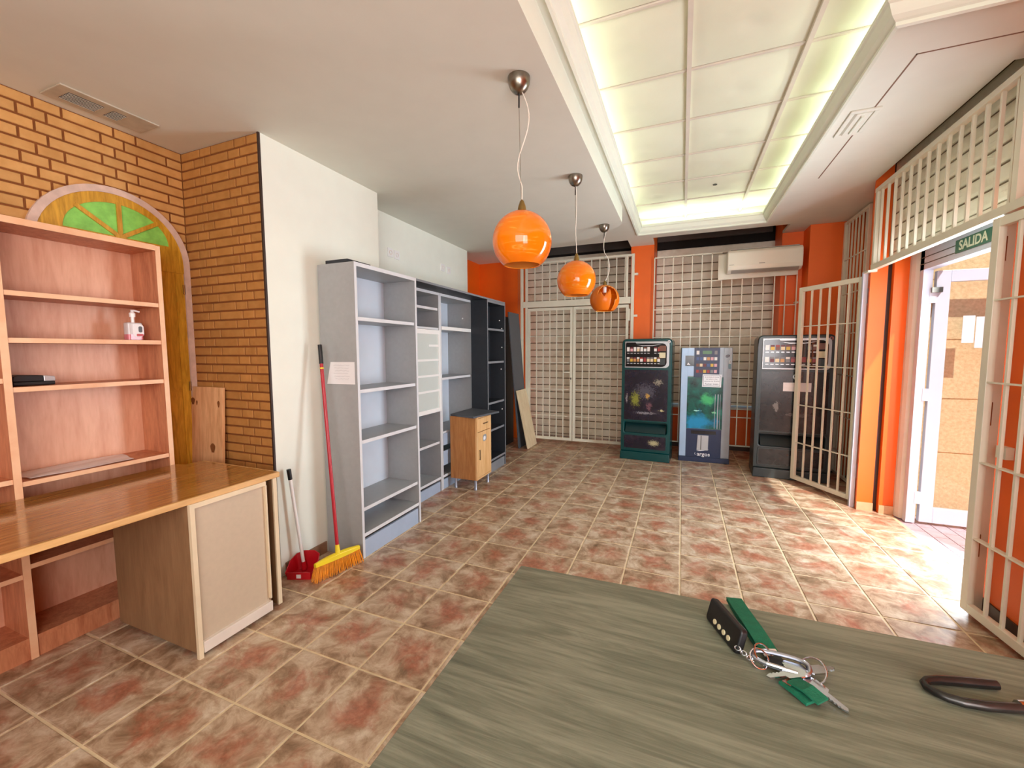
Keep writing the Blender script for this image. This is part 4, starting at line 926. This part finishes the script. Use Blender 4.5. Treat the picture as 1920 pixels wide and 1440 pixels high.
face(t, 'card_slot', rect(U(.085), U(.262), V(.158), V(.068)), -.004, .004, M['blackgloss']); face(t, 'coin_icon', [(U(.115), V(.147)), (U(.185), V(.150)), (U(.14), V(.128))], -.006, 0, M['paper'])
face(t, 'picture', rect(U(.14), U(.835), V(.705), V(.252)), -.003, .008, M['sea']); face(t, 'picture_edge', rect(U(.835), U(.842), V(.705), V(.252)), -.004, .008, M['navy'])
for x, w in ((.69, .010), (.74, .020), (.79, .008)): face(t, 'picture_streak', rect(U(x), U(x+w), V(.70), V(.40)), -.0035, -.002, M['greyface'])
face(t, 'lower_panel', rect(U(.14), U(.835), .065, V(.708)), -.003, .008, M['navy']); face(t, 'coin_slot', rect(U(.24), U(.73), V(.752), V(.722)), -.006, .002, M['blackgloss'])
obj('tray_flap', G().prismY([(U(.36), V(.895)), (U(.585), V(.893)), (U(.59), V(.762)), (U(.375), V(.762))], -.009, 0), M['silver'], t, world=False, bevel=.002); face(t, 'flap_groove', rect(U(.435), U(.452), V(.89), V(.765)), -.0105, -.008, M['greysteel'])
text('logo_lettering', 'argos', .070, M['paper'], t, (U(.50), -.0035, V(.930)), (PI/2, 0, 0), sx=1.0, bold=.0006)
sw = G(); pts = [(U(.36)+U(.24)*q, V(.903)+.026*math.sin(q*1.6)) for q in [k/8 for k in range(9)]]
sw.prismY([(x, z) for x, z in pts]+[(x, z-.012*math.sin(PI*k/8)-.001) for k, (x, z) in list(enumerate(pts))[::-1]], -.0045, -.003); obj('logo_swoosh', sw, M['paper'], t, world=False)
obj('logo_tail', G().tube([(U(.335), -.004, V(.918)), (U(.325), -.004, V(.930)), (U(.345), -.004, V(.938))], .003, 5), M['paper'], t, world=False)
face(t, 'lock_plate', [(U(.905)+.027*math.cos(q)*.9-.004*math.sin(q), V(.072)+.018*math.sin(q)+.008*math.cos(q)) for q in [2*PI*k/18 for k in range(18)]], -.006, .002, M['blackgloss'])
t2 = thing('hanging_key', 'small key hanging from the lock of the slim blue machine', 'key', (.55, 5.765, 1.25))
obj('key_ring', G().tube([(.010*math.cos(q), -.006, .03+.018*math.sin(q)) for q in [2*PI*k/12 for k in range(13)]], .0022, 5), M['steel'], t2, world=False); obj('key_blade', G().prismY(rrect(-.014, .014, -.055, .012, .010, 4), -.007, -.003), M['keyplastic'], t2, world=False)
n_ = thing('notice_sign', 'white framed smoking notice stuck on the slim blue machine', 'sign', (.35, 5.760, 1.045), .039)
obj('sheet', G().prismY([(-.105, -.078), (.112, -.082), (.114, .078), (-.100, .080)], -.004, -.002), M['paper'], n_, world=False)
obj('border', G().box(-.092, .100, -.0048, -.004, .062, .066).box(-.092, .100, -.0048, -.004, -.068, -.064).box(-.092, -.088, -.0048, -.004, -.064, .062).box(.096, .100, -.0048, -.004, -.064, .062), M['navy'], n_, world=False)
for k, (s, sz) in enumerate((('Se prohíbe la venta', .021), ('de tabaco a los', .021), ('menores de 18 años', .021), ('Fumar mata', .032))):
    text('lettering', s, sz, M['navy'], n_, (.004, -.0046, (.045, .020, -.006, -.042)[k]), (PI/2, 0, 0), extrude=.0003)

# ---------------------------------------------------------------- air conditioner
t = thing('air_conditioner', 'ivory wall air conditioner on a white backboard at the top of the window grille', 'air conditioner', (.93, 5.99, 2.45))
bb = G().prismY([(.40, 2.315), (1.255, 2.325), (1.262, 2.620), (.395, 2.625)], 5.985, 6.008); obj('backboard', bb, M['ac'], t)
def acsec(x): return [(x, y, z) for y, z in ((5.984, 2.375), (5.86, 2.365), (5.80, 2.395), (5.785, 2.44), (5.79, 2.60), (5.82, 2.635), (5.984, 2.64))]
g = G(); p = acsec(.485)+acsec(1.262); n = 7; g.add(p, [list(range(n)), list(range(n, 2*n))[::-1]]+[(i, n+i, n+(i+1) % n, (i+1) % n) for i in range(n)])
g.xf(Matrix.Translation((0, 0, 0)))
obj('body', g, M['ac'], t, bevel=.012)
obj('louvre', G().prismX([(5.86, 2.362), (5.80, 2.390), (5.804, 2.400), (5.865, 2.372)], .53, 1.23), M['acdark'], t)
obj('intake_grille', G().box(.52, 1.23, 5.83, 5.97, 2.639, 2.646), M['acdark'], t)
obj('display_line', G().box(.505, .555, 5.782, 5.786, 2.452, 2.457), M['acdark'], t); obj('badge', G().box(.82, .88, 5.782, 5.786, 2.452, 2.462), M['acdark'], t)

# ---------------------------------------------------------------- table in the foreground
t = thing('table', 'grey olive wood laminate table in the foreground with keys on it', 'table', (.3, .2, 0))
obj('table_top', G().poly([(-.318, .833), (-.322, -.45), (1.25, -.45), (1.25, .877)], .922, .95), M['table'], t, bevel=.0015)
for x in (-.22, 1.10): obj('leg_panel', G().box(x, x+.028, -.36, .70, 0, .922), M['table'], t)
obj('modesty_panel', G().box(-.19, 1.10, .10, .128, .35, .922), M['table'], t)
# bunch of keys
t = thing('key_bunch', 'bunch of keys with a black remote fob and green wrist strap on the table', 'keys', (.13, .70, .95))
def L3(x, y, z=0): return (x-.13, y-.70, z)
# remote fob, standing on its long edge
fd = Vector((.092-.052, .700-.787, 0)); fa = math.atan2(fd.y, fd.x); FM = Matrix.Translation(L3(.0755, .744, 0)) @ Matrix.Rotation(fa, 4, 'Z') @ Matrix.Rotation(math.radians(76), 4, 'X')
g = G().poly(rrect(-.046, .046, 0, .040, .006, 4), -.006, .006).xf(FM); fob = obj('key_fob', g, M['black'], t, world=False, bevel=.0025, smooth=True)
for k in range(4): obj('fob_button', G().lathe([(.0042, 0), (.0042, .0016), (0, .002)], 12).xf(FM @ Matrix.Translation((-.018+.0135*k, .011, .0058))), M['creamscreen'], fob, world=False, smooth=True)
def ring(c, r, nrm, w=.0011, seg=22, sq=1.0):
    q = Vector(nrm).to_track_quat('Z', 'Y'); return [Vector(c)+q @ Vector((r*math.cos(2*PI*k/seg), r*sq*math.sin(2*PI*k/seg), 0)) for k in range(seg+1)]
for k in range(6):
    u = k/5; c = Vector(L3(.093, .702, .012)).lerp(Vector(L3(.112, .690, .006)), u)
    obj('chain_link', G().tube(ring(c, .0042, (1, .4, 1) if k % 2 else (.3, 1, -.5), sq=.7, seg=12), .0009, 6), M['chrome'], t, world=False, smooth=True)
# strap: folded webbing loop, upper layer over lower layer
def ribbon(pts, w, th, m, name='strap'):
    g = G(); pts = [Vector(p) for p in pts]
    for i, p in enumerate(pts):
        d = (pts[min(i+1, len(pts)-1)]-pts[max(0, i-1)]); d.z = 0; d.normalize(); s = Vector((d.y, -d.x, 0))*w/2
        g.v += [tuple(p-s), tuple(p+s), tuple(p+s+Vector((0, 0, th))), tuple(p-s+Vector((0, 0, th)))]
    for i in range(len(pts)-1):
        for j in range(4): g.f.append([i*4+j, i*4+(j+1) % 4, (i+1)*4+(j+1) % 4, (i+1)*4+j]); g.m.append(0)
    g.f += [[0, 1, 2, 3][::-1], [(len(pts)-1)*4+j for j in range(4)]]; g.m += [0, 0]
    return obj(name, g, m, t, world=False)
ribbon([L3(.104, .858, .001), L3(.112, .82, .001), L3(.124, .77, .001), L3(.137, .725, .001)], .027, .0022, M['strap'])
ribbon([L3(.104, .859, .0045), L3(.112, .82, .007), L3(.124, .77, .010), L3(.1315, .742, .009), L3(.138, .72, .006)], .027, .0022, M['strap'])
ribbon([L3(.1365, .722, .0085), L3(.142, .707, .0075)], .024, .001, M['greypaper'], 'strap_label')
ribbon([L3(.141, .707, .0075), L3(.148, .690, .006)], .022, .0025, M['black'], 'strap_clamp')
ribbon([L3(.150, .667, .002), L3(.163, .652, .003), L3(.176, .637, .002)], .026, .004, M['strap'])
ribbon([L3(.158, .664, .008), L3(.172, .648, .012), L3(.186, .634, .009)], .022, .0025, M['strap'])
ribbon([L3(.153, .668, .0065), L3(.161, .660, .008)], .024, .001, PACKS[9], 'strap_label')
# carabiner
ca, cb = Vector(L3(.117, .697, .012)), Vector(L3(.180, .688, .014)); dx = (cb-ca).normalized(); dy = Vector((-dx.y, dx.x, 0)); mid = (ca+cb)/2
pts = []
for k in range(33):
    a = 2*PI*k/32; e = (abs(math.cos(a))**.75)*math.copysign(1, math.cos(a)); f = (abs(math.sin(a))**.75)*math.copysign(1, math.sin(a))
    pts.append(mid+dx*.036*e+dy*(.0125+.003*e)*f+Vector((0, 0, .003*f)))
obj('carabiner', G().tube(pts, .0031, 8, cap=False), M['alum'], t, world=False, smooth=True)
obj('carabiner_gate', G().tube([mid-dx*.018-dy*.013, mid+dx*.020-dy*.0145], .0027, 8), M['chrome'], t, world=False, smooth=True)
for c, r, nrm in (((.121, .692, .010), .0135, (.25, -.6, .6)), ((.127, .700, .013), .0145, (.5, -.5, .7)), ((.188, .690, .013), .017, (-.5, -.5, .6))):
    obj('key_ring', G().tube(ring(L3(*c), r, nrm), .0012, 6, cap=False), M['chrome'], t, world=False, smooth=True)
def key(p, q, z, head=.013, bl=.0042, z2=None):
    p = Vector(L3(p[0], p[1], z)); q = Vector(L3(q[0], q[1], z if z2 is None else z2)); d = (q-p); L = d.length; a = math.atan2(d.y, d.x)
    el = math.asin(max(-1, min(1, d.z/L)))
    pr = [(-.006, -head*.8), (.016, -head*.8), (.019, -bl), (.019, -bl)]
    x = .022
    while x < L-.008: pr += [(x, -bl), (x+.002, -bl+.0018), (x+.004, -bl+.0005)]; x += .005
    pr += [(L-.004, -bl*.6), (L, 0), (L-.003, bl), (.019, bl), (.016, head*.8), (-.006, head*.8), (-.012, 0)]
    g = G(); g.poly(pr, 0, .0022); g.xf(Matrix.Translation(p) @ Matrix.Rotation(a, 4, 'Z') @ Matrix.Rotation(-el, 4, 'Y'))
    return obj('key', g, M['chrome'], t, world=False)
key((.183, .672), (.2145, .6365), .005, z2=.002); key((.190, .694), (.2200, .712), .010, .010, z2=.008); key((.166, .676), (.1255, .661), .012, z2=.006, head=.011); key((.170, .690), (.150, .692), .010, .010)
# bent iron hook at the right
t = thing('iron_hook', 'bent black iron shutter hook lying on the table at the right', 'hook', (.38, .74, .95))
hp = [(.421, .7635), (.400, .758), (.372, .751), (.350, .7445), (.336, .738), (.3290, .7305), (.3285, .7225), (.334, .715), (.345, .7095), (.360, .7075), (.385, .711), (.412, .719), (.445, .731), (.50, .752), (.56, .775)]
rr = [.0062, .0066, .0066, .0062, .0056, .005, .005, .0052, .0056, .006, .0062, .0064, .0064, .0064, .0064]
obj('rod', G().tube([(x-.38, y-.74, .0066) for x, y in hp], rr, 12), M['iron'], t, world=False, smooth=True)
obj('handle_plate', G().tube([(.043, -.014, .0068), (.075, -.002, .0068)], .0075, 10), M['chrome'], t, world=False, smooth=True)
